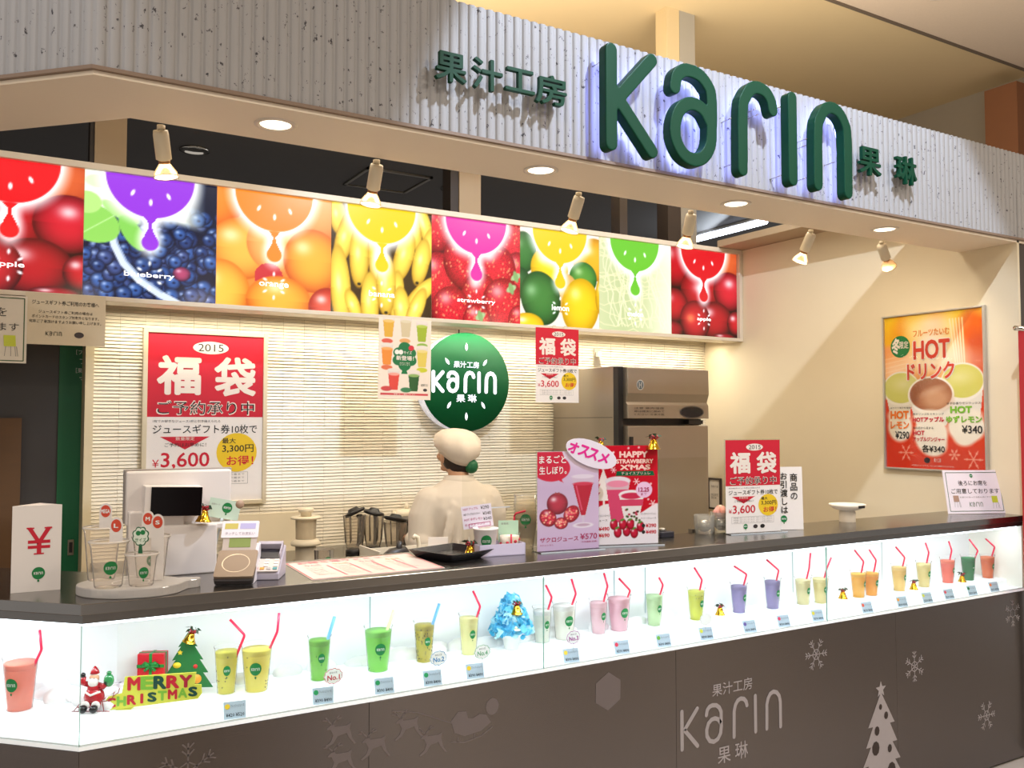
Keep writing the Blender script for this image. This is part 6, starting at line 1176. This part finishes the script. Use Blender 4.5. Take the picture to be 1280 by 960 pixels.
for x, y, z, c, c2, lb_ in ((2.585, 2.70, 1.215, 'f0a898', 'e8ccb4', 'pink dessert sample standing in the glass bowls'), (2.690, 2.712, 1.218, 'e8c040', 'f0e0b0', 'yellow dessert sample behind the lucky bag stand')):
    t = thing('dessert_sample', lb_, 'dessert', (x, y, z)); b = B()
    for k in range(7): a = k * .9; b.tube([(.010 * cos(a), .010 * sin(a), 0), (.022 * cos(a), .022 * sin(a), .018), (.010 * cos(a), .010 * sin(a), .042)], [.010, .012, .004], 7)
    b.out('petals', mat('des_' + c, c, .5), t); b = B(); b.lathe([(.012, -.0), (.016, .03), (.004, .046)], 12); b.out('core', mat('des_' + c2, c2, .5), t)
t = thing('small_device', 'small black and silver gadget on the counter between poster and glasses', 'device', (2.285, 2.70, TZ)); b = B(); b.rbox(-.035, .035, -.025, .025, 0, .022, .008); b.out('body', mat('device_dark'), t, bevel=.003); b = B(); b.lathe([(.012, 0), (.014, .012), (.006, .014)], 14, (-.01, 0, .022)); b.out('knob', ALU, t)
t = thing('pedestal_dish', 'white round pedestal dish near the right end of the counter', 'dish', (3.352, 2.690, TZ)); b = B(); b.lathe([(.036, 0), (.036, .045), (.030, .050), (.060, .058), (.078, .070), (.080, .080), (.076, .080), (.055, .070), (.0001, .066)], 32, cap=False); b.out('dish', mat('dish_white', 'e8dcc8', .35), t)
b = B(); b.box(-.02, .02, -.0795, -.077, .066, .078); b.out('label_plate', mat('dark_steel'), t)
# clear guard panels
t = thing('clear_guard', 'clear acrylic guard panel with rounded corner standing behind the tray and posters', 'guard', (0, 2.775, 0)); b = B()
pts = [(1.43, .02)] + [(1.43, .17)] + [(1.43 + .035 - .035 * cos(RAD(a)), .29 + .035 * sin(RAD(a))) for a in range(0, 91, 15)] + [(2.58, .325), (2.58, .02)]
b.prism([(x, z) for x, z in pts], 0, .004, None); o = b.out('panel', clear('guard_acrylic', 'fbfbf9', .02, .07), t, (0, 0, 1.13), FY)
b = B(); b.box(1.432, 1.624, -.0045, .0005, 1.292, 1.296); b.out('lower_edge', mat('acrylic_edge'), t)
b = B(); 
for x in (1.50, 2.0, 2.5): b.box(x - .012, x + .012, -.012, .012, 0.98, 1.16)
tag(b.out('bracket', mat('cabinet_steel'), t), kind='stuff')
# chrome bar with red banner beyond the wall end
t = thing('banner', 'red roll banner with chrome rod end at the right edge of the picture', 'banner', (4.175, 2.35, .978)); b = B(); b.tube([(-.045, 0, 1.065), (.5, 0, 1.065)], .012, 12); b.out('rod', mat('chrome'), t); b = B(); b.box(-.02, .5, -.002, .002, -.2, 1.055); b.out('cloth', mat('banner_red', 'b41c24', .6), t); b = B(); b.box(.2, .24, .004, .02, -1.0, 1.06); b.out('stand', mat('chrome'), t)

# ================================================================ PERSON
pr = thing('person', 'worker in white coat and puffy white cap seen from behind, working at the back', 'person', (1.955, 3.83, 0))
SKIN = mat('skin', 'c99a78', .5, noise=.03, nscale=20)
HX = Matrix.Translation((0.0, 0.035, 1.445)) @ Matrix.Rotation(RAD(8), 4, 'Z') @ Matrix.Rotation(RAD(10), 4, 'X') @ Matrix.Rotation(0, 4, 'Y')   # head looks slightly left and down (face toward +y)
b = B()
def hb(c, r, n=14, m=10): b.ball(tuple(HX @ Vector(c)), r, n, m)
hb((0, 0, .01), (.074, .090, .102), 18, 14); hb((0, .030, -.045), (.052, .055, .055)); hb((0, .092, -.018), (.011, .016, .016), 8, 6); hb((0, .078, -.085), (.024, .020, .018))
for sx_ in (-1, 1):
    hb((sx_ * .074, .0, -.015), (.010, .018, .030), 8, 8); hb((sx_ * .038, .068, -.025), (.022, .020, .022))
b.tube([HX @ Vector((0, -.015, -.04)), Vector((0, .0, 1.34)), Vector((0, -.01, 1.28))], [.050, .050, .062], 14)
def torso(b, f=1, z0=.82): 
    pr_ = [(.80, .150, .110), (.90, .160, .115), (1.02, .140, .100), (1.12, .155, .110), (1.20, .168, .108), (1.25, .158, .094), (1.29, .118, .076), (1.33, .06, .055)]
    n = 24; v = []; f_ = []
    for z, rx, ry in pr_:
        for k in range(n): t_ = 2 * pi * k / n; v.append((rx * f * cos(t_), -.005 + ry * f * sin(t_), z))
    for j in range(len(pr_) - 1):
        for k in range(n): f_.append((j * n + k, j * n + (k + 1) % n, (j + 1) * n + (k + 1) % n, (j + 1) * n + k))
    f_.append(tuple(range(n - 1, -1, -1))); f_.append(tuple((len(pr_) - 1) * n + k for k in range(n))); b.add(v, f_)
torso(b)
ARM = {-1: [(-.155, 0, 1.225), (-.215, -.03, 1.035), (-.165, .17, 1.03)], 1: [(.155, 0, 1.225), (.205, .0, 1.04), (.10, .18, 1.02)]}
for sg_, P in ARM.items():
    b.tube(P, [.047, .040, .027], 12); b.ball(P[0], .055, 12, 8); b.ball(P[1], .041, 10, 8)
    w_ = Vector(P[2]); d_ = (w_ - Vector(P[1])).normalized(); sd_ = Vector((d_.y, -d_.x, 0)).normalized()
    b.tube([w_ - d_ * .02, w_ + d_ * .045, w_ + d_ * .085], [.026, .033, .034], 10, ell=.5)
    for k, (off, ln) in enumerate(((-.026, .062), (-.009, .072), (.009, .068), (.026, .054))):
        q = w_ + d_ * .078 + sd_ * off; b.tube([q, q + d_ * ln * .45 + Vector((0, 0, -.004)), q + d_ * ln * .78 + Vector((0, 0, -.018)), q + d_ * ln * .9 + Vector((0, 0, -.034))], [.0088, .0085, .0078, .0065], 8)
    q = w_ + d_ * .03 - sd_ * .028 * sg_; b.tube([q, q + d_ * .025 - sd_ * .022 * sg_ + Vector((0, 0, -.006)), q + d_ * .055 - sd_ * .024 * sg_ + Vector((0, 0, -.014))], [.011, .010, .0075], 8)
for sg_ in (-1, 1): b.tube([(sg_ * .08, 0, .86), (sg_ * .09, .01, .48), (sg_ * .09, -.01, .09)], [.082, .055, .038], 12); b.tube([(sg_ * .09, -.03, .05), (sg_ * .095, .12, .03)], [.042, .035], 10)
fuse(b, 'body', SKIN, pr, .0062, 2)
COAT = mat('white_coat', 'd9cfc2', .8, noise=.05, nscale=7, bump=.5)
b = B(); torso(b, 1.16)
b.lathe([(.150, .55), (.185, .80), (.195, .90)], 24, ell=.76)
for sg_, P in ARM.items(): b.tube([P[0], ((P[0][0] + P[1][0]) / 2 + sg_ * .01, -.005, 1.15), P[1], ((P[1][0] + P[2][0]) / 2, (P[1][1] + P[2][1]) / 2, 1.025), P[2]], [.072, .068, .060, .052, .042], 14); b.ball(P[0], .070, 14, 10); b.ball(P[1], .062, 12, 9)
r_ = np.random.RandomState(6)
for k in range(9):   # folds of the cloth on the back and sleeves
    x = -.14 + .035 * k; z = 1.02 + .05 * math.sin(k * 2.1); b.tube([(x * .8, -.112 - .01 * cos(x * 8), z + .16), (x, -.118, z + .02), (x * 1.15, -.108, z - .15)], [.006, .012, .006], 8)
fuse(b, 'coat', COAT, pr, .0085, 3)
b = B(); v = []; n = 28
for j, (z, rx, ry) in enumerate(((1.275, .100, .084), (1.320, .082, .074), (1.347, .072, .067), (1.345, .068, .062), (1.32, .072, .065))):
    for k in range(n): t_ = 2 * pi * k / n; v.append((rx * cos(t_), -.002 + ry * sin(t_), z - .018 * max(0, sin(t_)) ))
b.add(v, [(j * n + k, j * n + (k + 1) % n, (j + 1) * n + (k + 1) % n, (j + 1) * n + k) for j in range(4) for k in range(n)], True); b.out('collar', COAT, pr)
b = B()
for sg_ in (-1, 1): b.tube([(sg_ * .085, .0, .9), (sg_ * .092, .01, .48), (sg_ * .092, -.01, .07)], [.10, .075, .060], 14)
fuse(b, 'trousers', mat('trousers_white', 'd8d0c4', .8), pr, .012, 1)
for sg_ in (-1, 1): b = B(); b.tube([(sg_ * .092, -.055, .045), (sg_ * .095, .03, .04), (sg_ * .098, .13, .03)], [.045, .05, .032], 12, ell=.8); b.out('shoe', mat('shoe_white', 'e4e0d8', .5), pr)
HAIR = mat('hair_dark', '2a1c16', .55, bump=.5, nscale=150, noise=.2, stretch=(1, 1, .2))
b = B(); hb((0, -.018, -.005), (.079, .086, .085)); hb((0, -.055, -.05), (.058, .045, .040)); hr = fuse(b, 'hair', HAIR, pr, .006, 1)
b = B(); b.ball(tuple(HX @ Vector((.03, -.100, -.040))), (.034, .030, .036), 14, 10); b.out('hair_net', mat('net_green', '1c6c44', .6, bump=.6, nscale=200), pr, label='green net over the hair bun')
CAP = mat('cap_white', 'e9dccb', .85, bump=.5, nscale=9)
b = B(); prof = [(.084, .012), (.090, .028), (.106, .045), (.114, .070), (.108, .098), (.082, .122), (.045, .134), (.0005, .138)]; n = 36; v = []; f_ = []
for j, (r0, z) in enumerate(prof):
    for k in range(n):
        t_ = 2 * pi * k / n; rr = r0 * (1 + .03 * sin(7 * t_ + j * .8) * (0 < j < 6) + .02 * sin(3 * t_ + 1)); v.append(HX @ Vector((rr * cos(t_), -.012 + rr * 1.10 * sin(t_), z - .012 - .038 * max(0, -sin(t_)) * (1 - j / 8) )))
for j in range(len(prof) - 1):
    for k in range(n): f_.append((j * n + k, j * n + (k + 1) % n, (j + 1) * n + (k + 1) % n, (j + 1) * n + k))
f_.append(tuple(range(n - 1, -1, -1))); b.add(v, f_, True); b.out('cap', CAP, pr)
b = B()
for sx_ in (-1, 1): hb((sx_ * .030, .084, .0), (.010, .006, .006), 10, 8)
b.out('eyes', mat('eye_dark', '1c1614', .2), pr); b = B(); hb((0, .092, -.058), (.020, .006, .005), 10, 6); b.out('mouth', mat('lip', 'a85c54', .5), pr)
